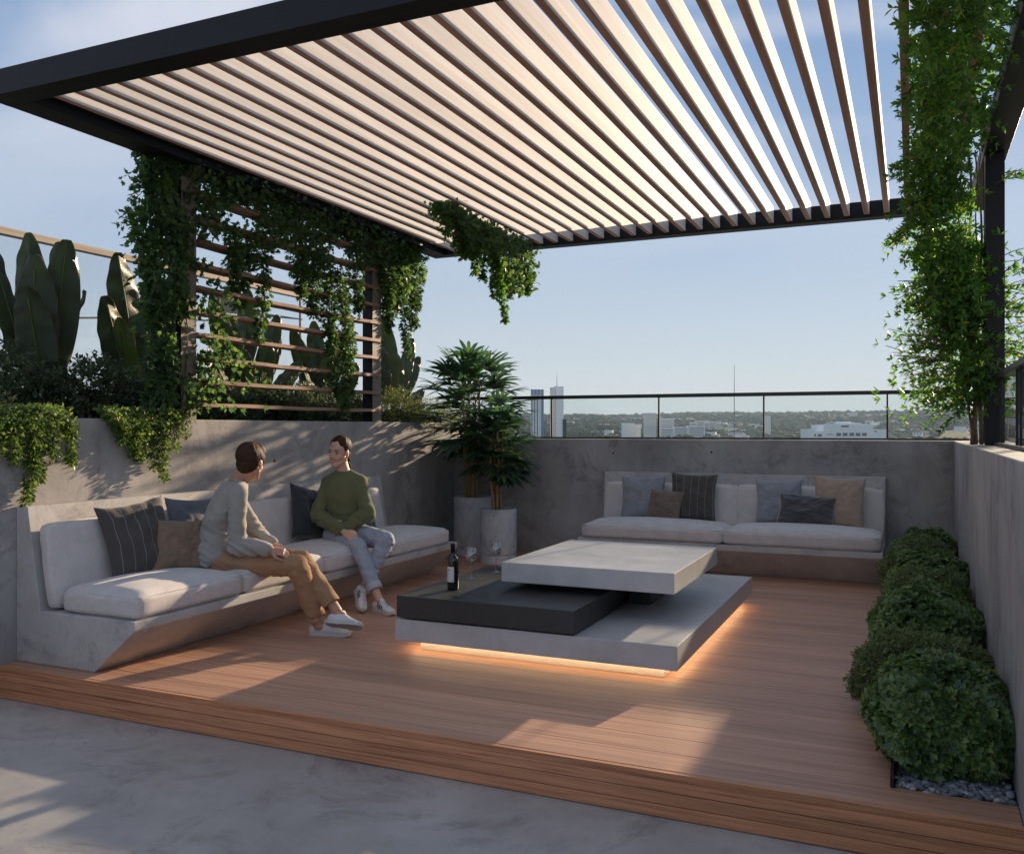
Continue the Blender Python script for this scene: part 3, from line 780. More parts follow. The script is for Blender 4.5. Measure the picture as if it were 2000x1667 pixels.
pillow((-2.265, 8.845, 0.622), 0.37, 0.33, 0.13, (-0.12, -1, 0.36), -4, 'p_brown', 'small brown pillow in front of the light grey and striped pillows', 7)
pillow((-2.00, 8.945, 0.712), 0.47, 0.49, 0.14, (0.12, -1, 0.26), -2, 'p_stripe', 'dark striped pillow in the middle of the back bench', 8)
pillow((-1.17, 8.960, 0.690), 0.45, 0.44, 0.14, (0.0, -1, 0.28), 2, 'p_light', 'light grey pillow behind the dark velvet lumbar cushion', 9)
pillow((-0.905, 8.840, 0.622), 0.54, 0.32, 0.14, (-0.06, -1, 0.38), -3, 'p_velvet', 'shiny dark grey velvet lumbar cushion on the back bench', 10, 0.020)
pillow((-0.62, 8.935, 0.705), 0.47, 0.50, 0.14, (0.1, -1, 0.26), -3, 'p_sand', 'sand coloured pillow at the right end of the back bench', 11)

# ------------------------------------------------------------------ table
tb = thing('coffee_table', 'low table of three staggered concrete and dark stone slabs, lit from below', 'table', (-2.05, 6.0, 0))
obj('base_slab', MB().box(-2.945, -1.160, 4.800, 7.300, 0.078, 0.213), M['table_c'], tb, bevel=0.003)
obj('dark_slab', MB().box(-2.925, -1.750, 4.785, 6.10, 0.226, 0.360), M['table_d'], tb, bevel=0.0025)
obj('dark_slab_foot', MB().box(-2.88, -1.80, 4.84, 6.05, 0.2135, 0.2255), M['core'], tb)
obj('top_slab', MB().box(-2.420, -1.287, 5.250, 6.550, 0.410, 0.535), M['table_c'], tb, bevel=0.003)
obj('pedestal', MB().box(-1.745, -1.60, 5.85, 6.45, 0.2135, 0.4095), M['table_d'], tb)
obj('plinth', MB().box(-2.835, -1.262, 4.930, 7.163, 0.001, 0.0775), M['plinth'], tb, bevel=0.002)
# light strips let into the underside of the base slab, shining down on the deck
ls = MB()
for bx in ((-2.86, -1.235, 4.893, 4.907), (-2.86, -1.235, 7.185, 7.199), (-1.235, -1.221, 4.893, 7.199), (-2.876, -2.862, 4.893, 7.199)):
    obj('light_strip', MB().box(*bx, 0.070, 0.0778), M['led'], tb)
# fine
# wine bottle
bt = thing('wine_bottle', 'dark wine bottle with a white label standing on the dark stone slab', 'bottle', (-2.700, 5.110, 0.3605))
BP = [(0.0, 0.006), (0.030, 0.0), (0.0365, 0.004), (0.037, 0.012), (0.037, 0.180), (0.0355, 0.193), (0.030, 0.206), (0.020, 0.219), (0.0150, 0.229), (0.0140, 0.240), (0.0138, 0.280), (0.0158, 0.281), (0.0158, 0.292), (0.0135, 0.296), (0.0, 0.2965)]
c = (-2.700, 5.110, 0.3605)
obj('glass_body', MB().lathe(BP, c, 40), M['bottle'], bt, smooth=True)
obj('foil', MB().lathe([(0.0150, 0.236), (0.0147, 0.281), (0.0168, 0.2815), (0.0168, 0.292), (0.0142, 0.297), (0.0, 0.2978)], c, 28), M['foil'], bt, smooth=True)
def cyl_patch(c, r, a0, a1, z0, z1, n=14):
    vs = []; fs = []
    for i in range(n+1):
        a = a0+(a1-a0)*i/n
        for z in (z0, z1): vs.append((c[0]+r*math.cos(a), c[1]+r*math.sin(a), c[2]+z))
    for i in range(n): fs.append((2*i, 2*i+2, 2*i+3, 2*i+1))
    return MB().add(vs, fs)
a_c = math.atan2(-5.11, 2.70) - math.radians(26)
lab = obj('label', cyl_patch(c, 0.0375, a_c-0.95, a_c+0.62, 0.052, 0.150), M['paper'], bt, smooth=True)
ink = MB()
def ink_row(z, h, cells):
    for (s, e) in cells:
        p = cyl_patch(c, 0.0379, a_c-0.95+1.57*s, a_c-0.95+1.57*e, z, z+h, 2); ink.add(p.v, p.f)
# small illegible print: a title line and short text lines
ink_row(0.124, 0.008, [(0.10, 0.16), (0.18, 0.24), (0.26, 0.32), (0.34, 0.40), (0.42, 0.47)])
for zz, e in ((0.104, 0.30), (0.096, 0.26), (0.088, 0.33), (0.078, 0.22)): ink_row(zz, 0.0022, [(0.12, e)])
ink_row(0.066, 0.003, [(0.12, 0.30)]); ink_row(0.058, 0.006, [(0.78, 0.86)])
obj('print', ink, M['ink'], lab)
red = cyl_patch(c, 0.0379, a_c-0.95+1.57*0.52, a_c-0.95+1.57*0.58, 0.124, 0.132, 2)
obj('print', red, M['ink_red'], lab)

def wine_glass(c, label):
    t = thing('wine_glass', label, 'wine glass', c, 'wine glasses on the dark slab')
    prof = [(0.0, 0.0), (0.034, 0.0008), (0.0345, 0.002), (0.012, 0.004), (0.0045, 0.009), (0.0034, 0.03), (0.0034, 0.105), (0.0060, 0.116)]
    obj('stem_and_foot', MB().lathe(prof, c, 28), M['cup_glass'], t, smooth=True)
    bowl = [(0.0060, 0.116), (0.020, 0.122), (0.036, 0.134), (0.0400, 0.145), (0.0385, 0.165), (0.0330, 0.215),
            (0.0318, 0.215), (0.0372, 0.165), (0.0386, 0.146), (0.035, 0.1365), (0.019, 0.1245), (0.0, 0.121)]
    obj('bowl', MB().lathe(bowl, c, 36), M['cup_glass'], t, smooth=True)
    return t
wine_glass((-2.781, 5.531, 0.3605), 'empty wine glass nearer the bottle')
wine_glass((-2.740, 5.850, 0.3605), 'empty wine glass farther from the bottle, close to the concrete slab corner')

# ------------------------------------------------------------------ pots
def pot(c, r, h, label):
    t = thing('round_planter', label, 'pot', c, 'round concrete pots')
    s = r/0.2
    prof = [(0.0, 0.0), (r*0.99, 0.0), (r, 0.008), (r, 0.072), (r*0.985, 0.080), (r*0.955, 0.081)]
    obj('plinth', MB().lathe(prof, c, 64), M['pot'], t, smooth=False)
    prof = [(0.0, 0.0815), (r*0.95, 0.0815), (r*0.985, 0.10), (r, 0.13), (r, h-0.008), (r-0.006, h), (r-0.022, h), (r-0.028, h-0.008), (r-0.028, h-0.055), (0.0, h-0.055)]
    o = obj('body', MB().lathe(prof, c, 64), M['pot'], t, smooth=True)
    obj('soil', MB().lathe([(0.0, h-0.035), (r-0.03, h-0.045)], c, 32), M['soil'], t, smooth=True)
    return t
POT1 = (-4.47, 8.93, 0.001); POT2 = (-3.955, 8.50, 0.001)
pot(POT1, 0.212, 0.64, 'taller round concrete pot nearer the corner')
pot(POT2, 0.192, 0.56, 'smaller round concrete pot in front, right of the taller one')
# ------------------------------------------------------------------ vegetation
def foliage(parent, P, D, U, S, mat, tpl=LEAF4, name='foliage'):
    off = parent_off(parent)
    me = leaf_mesh(name, P, D, U, S, tpl, off)
    o = obj(name, me, mat, parent)
    return tag(o, kind='stuff')
def sprigs(P0, out, n_leaf, length, size, droop=0.3, spread=0.7, jitter=0.25):
    """short twigs: P0 (n,3) origins with outward directions; leaves set along each twig"""
    n = len(P0); out = unit(out)
    t = (np.arange(n_leaf)+0.5)/n_leaf
    Lh = length*(0.6+0.8*RNG.random(n))
    P = P0[:, None, :] + out[:, None, :]*(Lh[:, None]*t[None])[..., None]
    P[..., 2] -= droop*(Lh[:, None]*t[None])**2/np.maximum(length, 1e-6)
    side = rdir(n*n_leaf).reshape(n, n_leaf, 3)
    D = out[:, None, :]*0.6 + side*spread
    U = rdir(n*n_leaf).reshape(n, n_leaf, 3)*0.55 + np.array([0, 0, 1.0])
    S = size*(0.65+0.6*RNG.random((n, n_leaf)))
    P = P + side*size*0.2
    return P.reshape(-1, 3), D.reshape(-1, 3), U.reshape(-1, 3), S.reshape(-1)
def whorls(P0, out, nodes, per, length, size, droop=0.3, open_=0.85):
    """twigs with leaves in small rosettes at each node"""
    n = len(P0); out = unit(out); Lh = length*(0.6+0.8*RNG.random(n))
    a = unit(np.cross(out, rdir(n))); b = np.cross(out, a)
    t = (np.arange(nodes)+1.0)/nodes
    t = np.repeat(t, per); ph = np.arange(nodes*per)*2.399963 + np.repeat(np.arange(nodes), per)*0.7
    k = nodes*per
    P = P0[:, None, :] + out[:, None, :]*(Lh[:, None]*t[None])[..., None]
    P[..., 2] -= droop*(Lh[:, None]*t[None])**2/max(length, 1e-6)
    ph = ph[None]+RNG.random((n, 1))*6.28+RNG.normal(size=(n, k))*0.2
    side = a[:, None, :]*np.cos(ph)[..., None] + b[:, None, :]*np.sin(ph)[..., None]
    D = out[:, None, :]*(0.75+0.3*RNG.random((n, k)))[..., None] + side*open_ + RNG.normal(size=(n, k, 3))*0.08
    U = out[:, None, :]*0.8 - side*0.5 + np.array([0, 0, 0.3])
    S = size*(0.65+0.5*RNG.random((n, k)))
    return P.reshape(-1, 3), D.reshape(-1, 3), U.reshape(-1, 3), S.reshape(-1)
def cat(*ls): return tuple(np.concatenate([l[i] for l in ls]) for i in range(4))
def strand_pts(start, length, wander=0.05, n=None, lean=(0, 0)):
    n = n or max(4, int(length/0.05)); p = np.array(start, float); pts = [p.copy()]
    d = np.array([lean[0], lean[1], -1.0]); 
    for i in range(n):
        d = d + RNG.normal(size=3)*np.array([wander, wander, wander*0.3])*3; d[2] = min(d[2], -0.4)
        d = d/np.linalg.norm(d); d = d*0.7+np.array([lean[0], lean[1], -1])*0.3
        p = p + d*length/n; pts.append(p.copy())
    return np.array(pts)
def strand_leaves(pts, per, size, rad, taper=True):
    n = len(pts)-1; idx = RNG.integers(0, n, per); f = RNG.random(per)[:, None]
    base = pts[idx]*(1-f)+pts[idx+1]*f
    t = (idx+f[:, 0])/n
    r = rad*(1-0.55*t if taper else 1.0)
    o = rdir(per); o[:, 2] *= 0.6
    P = base + o*(r*RNG.random(per)**0.6)[:, None] if not np.isscalar(r) else base+o*(r*RNG.random(per)**0.6)[:, None]
    D = o + np.array([0, 0, -0.45]) + rdir(per)*0.35
    U = rdir(per)*0.6 + np.array([0.15, -0.35, 0.8])
    S = size*(0.6+0.7*RNG.random(per))
    return P, D, U, S
def box_leaves(n, lo, hi, size, droop=0.5):
    lo = np.array(lo); hi = np.array(hi)
    P = lo + RNG.random((n, 3))*(hi-lo)
    o = rdir(n)
    return P, o + np.array([0, 0, -droop]), rdir(n)*0.7+np.array([0.2, -0.3, 0.7]), size*(0.6+0.7*RNG.random(n))
def stems(parent, lines, r, mat='bark', name='stem'):
    m_ = MB()
    for L in lines: m_.tube([tuple(p) for p in L], [r*(1-0.5*i/len(L)) for i in range(len(L))], 5)
    return tag(obj(name, m_, M[mat], parent, recalc=False, smooth=True), kind='stuff')

# ---- ivy over the trellis ------------------------------------------
iv = thing('climbing_ivy', 'thick dark ivy covering the left post and hanging over the trellis top', 'climbing plant', (-4.97, 5.08, 1.42))
L = []
n = 5200                        # column round the post
z = 1.50 + RNG.random(n)*1.95
th = RNG.random(n)*2*PI
bul = 1+0.30*np.sin(z*5.0+1.2)+0.25*np.sin(z*11+th*2)
rad = (0.135 + 0.05*np.clip((z-2.4), 0, 1))*bul*np.sqrt(RNG.random(n)*0.7+0.3)
cxy = np.stack([-4.99+0*z, 4.96-0.06*np.clip(z-2.0, 0, 1)+0*z], 1)
P = np.stack([cxy[:, 0]+rad*np.cos(th)*0.9, cxy[:, 1]+rad*np.sin(th)*1.05, z], 1)
front = ~((np.cos(th) > 0.45) & (z < 2.25) & (np.sin(th) > -0.1) & (RNG.random(n) < 0.85))
P = P[front]; th = th[front]; z = z[front]
o = np.stack([np.cos(th), np.sin(th), -0.5+0*th], 1)
L.append((P, o*0.55+rdir(len(P))*0.5+np.array([0, 0, -0.5]), o*0.8+rdir(len(P))*0.4+np.array([0, 0, 0.25]), 0.047*(0.6+0.7*RNG.random(len(P)))))
# loose tufts at the outer left of the column
for (y0, z0) in ((4.60, 2.92), (4.66, 2.55), (4.72, 2.25), (4.76, 1.95), (4.62, 3.15), (4.70, 2.75), (4.80, 1.7)):
    b0 = np.array([[-4.98, y0+0.16, z0]]) + RNG.normal(size=(16, 3))*0.05
    L.append(sprigs(b0, np.array([0.1, -1.0, 0.15])+rdir(16)*0.5, 8, 0.16, 0.048, 0.8))
# lit loose sprays at the lower right of the post
for (y0, z0, ln) in ((5.30, 2.42, .22), (5.32, 2.20, .26), (5.30, 2.0, .30), (5.25, 1.85, .22), (5.30, 1.68, .26), (5.2, 2.6, .2), (5.15, 1.55, .15), (5.45, 1.98, .30), (5.2, 1.95, .2), (5.16, 2.3, .2), (5.1, 1.75, .2)):
    b0 = np.array([[-4.90, y0-0.12, z0]]) + RNG.normal(size=(9, 3))*0.045
    L.append(whorls(b0, np.array([0.35, 1.0, 0.1])+rdir(9)*0.55, 3, 3, ln, 0.05, 0.5))
# band along the roof beam
def drop(y):      # how far down the mass hangs at y
    return 0.24 + 0.20*np.sin(y*4.1+0.6) + 0.14*np.sin(y*9.7) + 0.20*np.clip((5.9-y)/0.7, 0, 1) + 0.12*np.clip((y-6.4), 0, 1)
n = 9000
yy = 5.05 + RNG.random(n)*3.25; t = RNG.random(n)**1.3
dd_ = np.clip(drop(yy), 0.14, 1)
P = np.stack([-4.93 + RNG.normal(size=n)*0.075, yy, 3.40 - t*dd_*1.25], 1)
L.append((P, rdir(n)*0.7+np.array([0.15, 0, -0.7]), rdir(n)*0.5+np.array([0.5, -0.4, 0.5]), 0.043*(0.6+0.7*RNG.random(n))))
slines = []
for (y0, zt, ln, rd, cnt) in ((5.50, 3.0, 0.40, .10, 320), (5.75, 3.0, 0.65, .11, 600), (5.88, 3.0, 0.92, .085, 480), (5.62, 2.9, .45, .08, 280), (6.35, 3.0, 0.45, .10, 350),
                              (6.55, 3.0, 0.62, .12, 480), (6.78, 3.0, 0.95, .11, 650), (6.95, 2.9, 1.36, .075, 560), (7.10, 2.9, 0.95, .09, 430), (6.88, 2.4, .75, .07, 260), (7.25, 3.0, .50, .10, 300), (7.02, 2.2, .65, .06, 200),
                              (7.75, 3.0, 0.42, .10, 350), (7.95, 3.0, 0.62, .10, 420), (8.15, 3.0, 0.88, .085, 400), (8.3, 3.0, .55, .10, 380), (8.45, 3.0, 0.34, .11, 320), (8.05, 3.1, 0.45, .15, 400)):
    ls_ = strand_pts((-4.90+RNG.normal()*0.03, y0, zt), ln, 0.05)
    slines.append(ls_); L.append(strand_leaves(ls_, int(cnt*1.15), 0.043, rd))
L.append(box_leaves(1500, (-5.02, 7.7, 3.0), (-4.82, 8.55, 3.36), 0.05))
LI = cat(*L); keep = LI[0][:, 2] > 1.50
foliage(iv, *[a[keep] for a in LI], M['ivy'], IVY)
for q in range(9):
    zz = np.linspace(1.42, 3.35, 14); ph = RNG.random()*6
    slines.append(np.stack([-4.985+0.085*np.cos(zz*3+ph), 4.99+0.09*np.sin(zz*3.4+ph), zz], 1))
stems(iv, slines, 0.006)

# ---- bright trailing vine hanging from the roof slats ----------------
hv = thing('hanging_vine', 'leafy vine draped through the far left roof slats with three bright tails against the sky', 'hanging plant', (-3.75, 8.0, 3.3))
L = []; slines = []
n = 3200
yy = 6.85 + RNG.random(n)*2.05
dp = 0.18+0.30*np.clip((yy-7.2)/1.2, 0, 1)+0.10*np.sin(yy*7)
P = np.stack([-3.76+RNG.normal(size=n)*0.06 + 0.0*yy, yy, 3.40-RNG.random(n)*dp*1.2], 1)
L.append((P, rdir(n)*0.7+np.array([0.1, 0, -0.7]), rdir(n)*0.6+np.array([0.4, -0.5, 0.4]), 0.050*(0.6+0.7*RNG.random(n))))
foliage(hv, *cat(*L), M['ivy'], IVY)
L = []
for (y0, zt, ln, rd, cnt) in ((7.35, 3.2, .22, .06, 130), (7.50, 3.2, .38, .055, 190), (7.80, 3.1, .26, .07, 160), (7.98, 3.15, .72, .055, 330), (8.05, 3.1, .40, .06, 180), (8.25, 3.1, .25, .07, 140), (8.55, 3.1, .22, .07, 140), (8.82, 3.1, .26, .06, 200), (8.72, 3.1, .20, .06, 130), (6.95, 3.3, .22, .08, 120)):
    ls_ = strand_pts((-3.75+RNG.normal()*0.03, y0, zt), ln, 0.04)
    slines.append(ls_); L.append(strand_leaves(ls_, int(cnt*1.1), 0.044, rd))
foliage(hv, *cat(*L), M['vine'], IVY)
slines.append(np.array([(-3.78+0.03*math.sin(q), 6.8+q*0.15, 3.37+0.01*math.cos(q*2)) for q in range(15)]))
stems(hv, slines, 0.005)

# ---- big vine on the right post --------------------------------------
rv = thing('climbing_vine', 'bright green vine climbing from the right parapet corner up to the roof slats', 'climbing plant', (0.43, 7.33, 1.281))
L = []; slines = []
def twigs(n, cfun, spreadv, nl, ln, size, out=(0, 0, 0)):
    c_ = cfun(n); o_ = rdir(n)*np.array([1, 1, 0.7]) + np.array(out)
    return whorls(c_ + RNG.normal(size=(n, 3))*np.array(spreadv), o_, 2, nl//2+1, ln*0.8, size*1.22, 0.4)
# dense mass woven along the roof slats, above and towards the viewer
def roofc(n):
    y_ = 3.75 + RNG.random(n)*3.75
    return np.stack([0.02+RNG.random(n)*0.30 + 0.0*y_, y_, 3.30+RNG.random(n)*0.22 - 0.10*RNG.random(n)], 1)
L.append(twigs(1300, roofc, (0.03, 0.03, 0.02), 8, 0.09, 0.040))
def roofc2(n):
    y_ = 3.9 + RNG.random(n)*3.4
    return np.stack([0.36+RNG.random(n)*0.10, y_, 3.36+RNG.random(n)*0.16], 1)
L.append(twigs(240, roofc2, (0.02, 0.03, 0.02), 8, 0.10, 0.040))
# falling curtain
def curt(n):
    t_ = RNG.random(n)**0.9; z_ = 3.35 - t_*1.15
    wl_ = 0.005 + 0.16*np.clip((2.75-z_)/0.6, 0, 1); wr_ = 0.34+0.10*np.clip((3.0-z_)/1, 0, 1)
    return np.stack([wl_+RNG.random(n)*(wr_-wl_), 7.15+RNG.normal(size=n)*0.13, z_], 1)
L.append(twigs(980, curt, (0.015, 0.03, 0.03), 8, 0.11, 0.042))
def trunkc(n):
    z_ = 1.62 + RNG.random(n)*1.1
    k_ = np.clip((2.6-z_)/1.0, 0, 1)
    return np.stack([0.36+0.05*k_+RNG.normal(size=n)*(0.07+0.03*(1-k_)), 7.28+RNG.normal(size=n)*0.10, z_], 1)
L.append(twigs(780, trunkc, (0.01, 0.02, 0.02), 8, 0.13, 0.046))
# outlying sprays to the left and right
for (x0, z0, ox, oz, ln, k) in ((0.16, 2.25, -1, 0.2, .24, 16), (0.20, 2.05, -1, 0.25, .26, 16), (0.26, 1.92, -1, 0.0, .36, 18), (0.30, 1.78, -1, .1, .26, 12), (0.28, 1.98, -1, .5, .30, 12), (0.14, 2.42, -1, 0.1, .2, 12), (0.3, 1.62, -0.8, -0.1, .16, 10), (0.22, 1.72, -1, -0.2, .2, 9), (0.34, 2.15, -0.9, 0.3, .22, 10),
                                (0.30, 1.52, -1, -0.3, .14, 5), (0.56, 2.50, 1, 0.3, .20, 6), (0.56, 2.30, 1, 0.1, .24, 7), (0.56, 2.15, 1, 0.3, .26, 8), (0.56, 2.0, 1, 0.1, .26, 8), (0.56, 3.2, 1, 0.2, .2, 4), (0.56, 1.85, 1, -0.1, .24, 7), (0.60, 1.62, 1, -0.1, .2, 6),
                                (0.0, 3.30, -1, 0.1, .10, 6), (0.0, 3.0, -1, -0.1, .10, 7), (0.0, 2.8, -1, -0.1, .10, 7)):
    b0 = np.array([[x0, 7.22, z0]]) + RNG.normal(size=(k, 3))*np.array([0.05, 0.07, 0.05])
    dirs = np.array([ox, -0.1, oz]) + rdir(k)*0.45
    L.append(whorls(b0, dirs, 4, 4, ln, 0.056, 0.35))
    for q in range(k):
        e_ = b0[q] + dirs[q]/np.linalg.norm(dirs[q])*ln*0.95
        slines.append(np.array([b0[q], (b0[q]+e_)/2+np.array([0, 0, 0.01]), e_]))
LV = cat(*L)
foliage(rv, *LV, M['vine'], SLIM)
stems(rv, slines, 0.0035)
trunks = MB()
for (x0, y0, x1, y1, r0, ph) in ((0.415, 7.36, 0.37, 7.22, .014, 0), (0.445, 7.34, 0.44, 7.18, .011, 1.5), (0.425, 7.40, 0.30, 7.2, .008, 3), (0.46, 7.38, 0.45, 7.25, .007, 4)):
    pts = []; rs = []
    for q in range(15):
        t = q/14.0; z = 1.281+2.1*t
        pts.append((x0+(x1-x0)*t+0.025*math.sin(t*9+ph), y0+(y1-y0)*t+0.025*math.cos(t*8+ph), z)); rs.append(r0*(1.35-0.9*t))
    trunks.tube(pts, rs, 8)
tag(obj('trunk', trunks, M['bark'], rv, smooth=True, recalc=False), 'several thin pale trunks twisted together')
rv.children[-1]['kind'] = 'stuff'

# ---- trailing plants over the planter wall ----------------------------
def trailing(y0, y1, tails, label, seed):
    t = thing('trailing_plant', label, 'trailing plant', (-4.98, (y0+y1)/2, 1.41), 'trailing plants over the planter wall')
    L = []; sl = []
    n = int((y1-y0)*4200)
    yy = y0+RNG.random(n)*(y1-y0)
    a = RNG.random(n)
    zz = 1.54-0.20*a*(0.7+0.5*np.sin(yy*11+seed)); xx = -4.90+0.03*np.sin(yy*9)+RNG.normal(size=n)*0.035-0.10*(a < 0.35)*RNG.random(n)
    P = np.stack([xx, yy, zz], 1); P[:, 0] = np.maximum(P[:, 0], -5.05); P[(P[:, 2] < 1.47), 0] = np.maximum(P[(P[:, 2] < 1.47), 0], XL+0.01)
    L.append((P, rdir(n)*0.8+np.array([0.5, 0, -0.1]), rdir(n)*0.5+np.array([0.5, 0, 0.7]), 0.027*(0.6+0.7*RNG.random(n))))
    for (ys, ln, cnt, rd) in tails:
        ls_ = strand_pts((-4.865, ys, 1.47), ln, 0.035, lean=(0.01, 0.0)); ls_[:, 0] = np.clip(ls_[:, 0], XL+0.02, XL+0.12)
        sl.append(ls_); q = strand_leaves(ls_, int(cnt*1.5), 0.026, rd)
        q[0][:, 0] = np.maximum(q[0][:, 0], XL+0.012); L.append(q)
    foliage(t, *cat(*L), M['trail'], OVAL)
    stems(t, sl, 0.0035, 'stem_g')
trailing(3.35, 4.08, [(3.50, .22, 200, .07), (3.62, .28, 260, .07), (3.74, .53, 620, .065), (3.80, .40, 380, .06), (3.90, .26, 260, .07), (4.02, .30, 330, .06), (3.40, .18, 150, .07)],
         'bright trailing plant with one long tail at the near end of the planter wall', 0)
trailing(4.30, 4.98, [(4.40, .18, 200, .07), (4.52, .26, 300, .08), (4.63, .30, 340, .08), (4.75, .36, 380, .07), (4.82, .45, 420, .06), (4.90, .22, 170, .07), (5.02, .14, 90, .06)],
         'bright trailing plant hanging over the wall beside the ivy covered post', 2)

# ---- bushes in the planting bed ----------------------------------------
def blob_points(n, c, r, shell=0.55, flat=True, seed=0.0, lk=1.0):
    d = rdir(n)
    if flat: d[:, 2] = np.abs(d[:, 2])*1.0-0.08*(RNG.random(n) < 0.5)
    lump = 1 + lk*(0.13*np.sin(d[:, 0]*5.1+seed)*np.sin(d[:, 1]*4.3+seed*2) + 0.09*np.sin(d[:, 2]*9+d[:, 0]*7+seed))
    rr_ = (shell + (1-shell)*RNG.random(n)**0.6)*lump
    return np.array(c)+d*np.array(r)*rr_[:, None], d
def shrub(name, label, cat_, c, r, n, size, mat, tpl, group, spr=5, ln=0.07, core=True, shell=0.6, up=0.5, dr=0.2, ros=False, ball=False):
    t = thing(name, label, cat_, c, group)
    cc_ = (c[0], c[1], c[2]+(r[2]*0.80 if ball else 0)); k_ = 0.75 if ball else 1.0
    P0, d = blob_points(n, cc_, r, shell, not ball, c[1]*3.3, k_)
    if ros: P, D, U, S = whorls(P0, d+rdir(n)*0.35+np.array([0, 0, up*0.6]), 1, 7, ln, size, dr, 1.1)
    else: P, D, U, S = sprigs(P0, d+rdir(n)*0.45+np.array([0, 0, up]), spr, ln, size, dr, 0.75)
    foliage(t, P, D, U, S, M[mat], tpl)
    if core:
        bm = bmesh.new(); bmesh.ops.create_icosphere(bm, subdivisions=3, radius=1.0)
        for v in bm.verts:
            k = 0.60+0.10*noise.noise(v.co*2.2+Vector((c[1], 0, 0)))
            v.co = Vector((v.co.x*r[0]*k*1.2, v.co.y*r[1]*k*1.2, v.co.z*r[2]*k*1.2 + r[2]*0.8)) if ball else Vector((v.co.x*r[0]*k, v.co.y*r[1]*k, max(-0.01, v.co.z*r[2]*k)))
        me = bpy.data.meshes.new('twigs'); bm.to_mesh(me); bm.free()
        obj('twigs', me, M['core'], t, smooth=True)
    st = MB()
    for q in range(7):
        a = q*0.9; st.tube([c, (c[0]+math.cos(a)*r[0]*0.3, c[1]+math.sin(a)*r[1]*0.3, c[2]+r[2]*0.35), (c[0]+math.cos(a)*r[0]*0.7, c[1]+math.sin(a)*r[1]*0.7, c[2]+r[2]*0.75)], [0.008, 0.006, 0.002], 5)
    tag(obj('stem', st, M['bark'], t, recalc=False), kind='stuff')
    return t
GB = 'dark bushes in the raised planting bed'
bb = [((-5.75, 4.15, 1.38), (.52, .45, .60), 'large dark olive bush at the left edge below the big upright leaves'),
      ((-5.55, 4.75, 1.38), (.42, .42, .50), 'dark bush between the big upright leaves and the ivy post'),
      ((-5.50, 3.55, 1.38), (.42, .45, .46), 'dark bush cut by the left edge of the view'),
      ((-5.50, 5.35, 1.38), (.40, .40, .44), 'grey green low bush just left of the ivy post'),
      ((-5.60, 6.0, 1.38), (.42, .42, .42), 'dark bush behind the left part of the trellis'),
      ((-5.55, 6.65, 1.38), (.40, .42, .40), 'dark bush behind the middle of the trellis'),
      ((-5.60, 7.3, 1.38), (.42, .42, .40), 'dark bush behind the right part of the trellis'),
      ((-5.55, 7.95, 1.38), (.42, .42, .42), 'dark bush right behind the dark trellis post')]
for i, (c, r, lb) in enumerate(bb):
    shrub('bush', lb, 'bush', c, r, 1500, 0.036, 'bush', LEAF4, GB, 6, 0.10)
shrub('bush', 'light olive feathery bush to the right of the trellis post', 'bush', (-5.25, 8.55, 1.38), (.36, .45, .40), 1300, 0.032, 'bush_l', LANCE, GB, 7, 0.12, up=1.2)
shrub('bush', 'small light feathery bush at the far end of the planter', 'bush', (-5.25, 9.3, 1.38), (.34, .40, .30), 800, 0.030, 'bush_l', LANCE, GB, 7, 0.12, up=1.2)

# ---- round shrubs along the right wall ----------------------------------
GS = 'clipped shrubs along the right wall'
gl = 'shrub_d'
for (lb, c, r, n, sz, mt, tp, sp, ln, ros) in (
    ('nearest and largest shrub with broad glossy leaves, over the pebbles', (0.125, 4.16, 0.0), (.262, .30, .235), 4400, .042, 'shrub_d', OVAL, 6, .018, True),
    ('pale fine leaved shrub spilling over the deck behind the nearest one', (0.040, 4.86, 0.0), (.300, .33, .205), 3600, .022, 'shrub_f', LEAF4, 6, .030, False),
    ('big dark glossy shrub, second of the broad leaved ones', (0.085, 5.55, 0.0), (.290, .36, .275), 4600, .034, 'shrub_d', OVAL, 6, .018, True),
    ('fine leaved shrub with yellowish tips behind the big dark one', (0.095, 6.28, 0.0), (.275, .33, .275), 3200, .022, 'shrub_f', LEAF4, 6, .030, False),
    ('dark glossy shrub beside the end of the back bench', (0.120, 6.95, 0.0), (.265, .31, .285), 3000, .030, 'shrub_d', OVAL, 6, .018, True),
    ('fine leaved shrub near the back right corner', (0.085, 7.70, 0.0), (.290, .36, .290), 3000, .023, 'shrub_f', LEAF4, 6, .030, False),
    ('farthest dark shrub in the back right corner', (0.110, 8.50, 0.0), (.260, .38, .285), 2600, .028, 'shrub_d', OVAL, 6, .018, True)):
    shrub('round_shrub', lb, 'shrub', c, r, n, sz, mt, tp, GS, sp, ln, shell=.82, ros=ros, ball=True, up=.3)
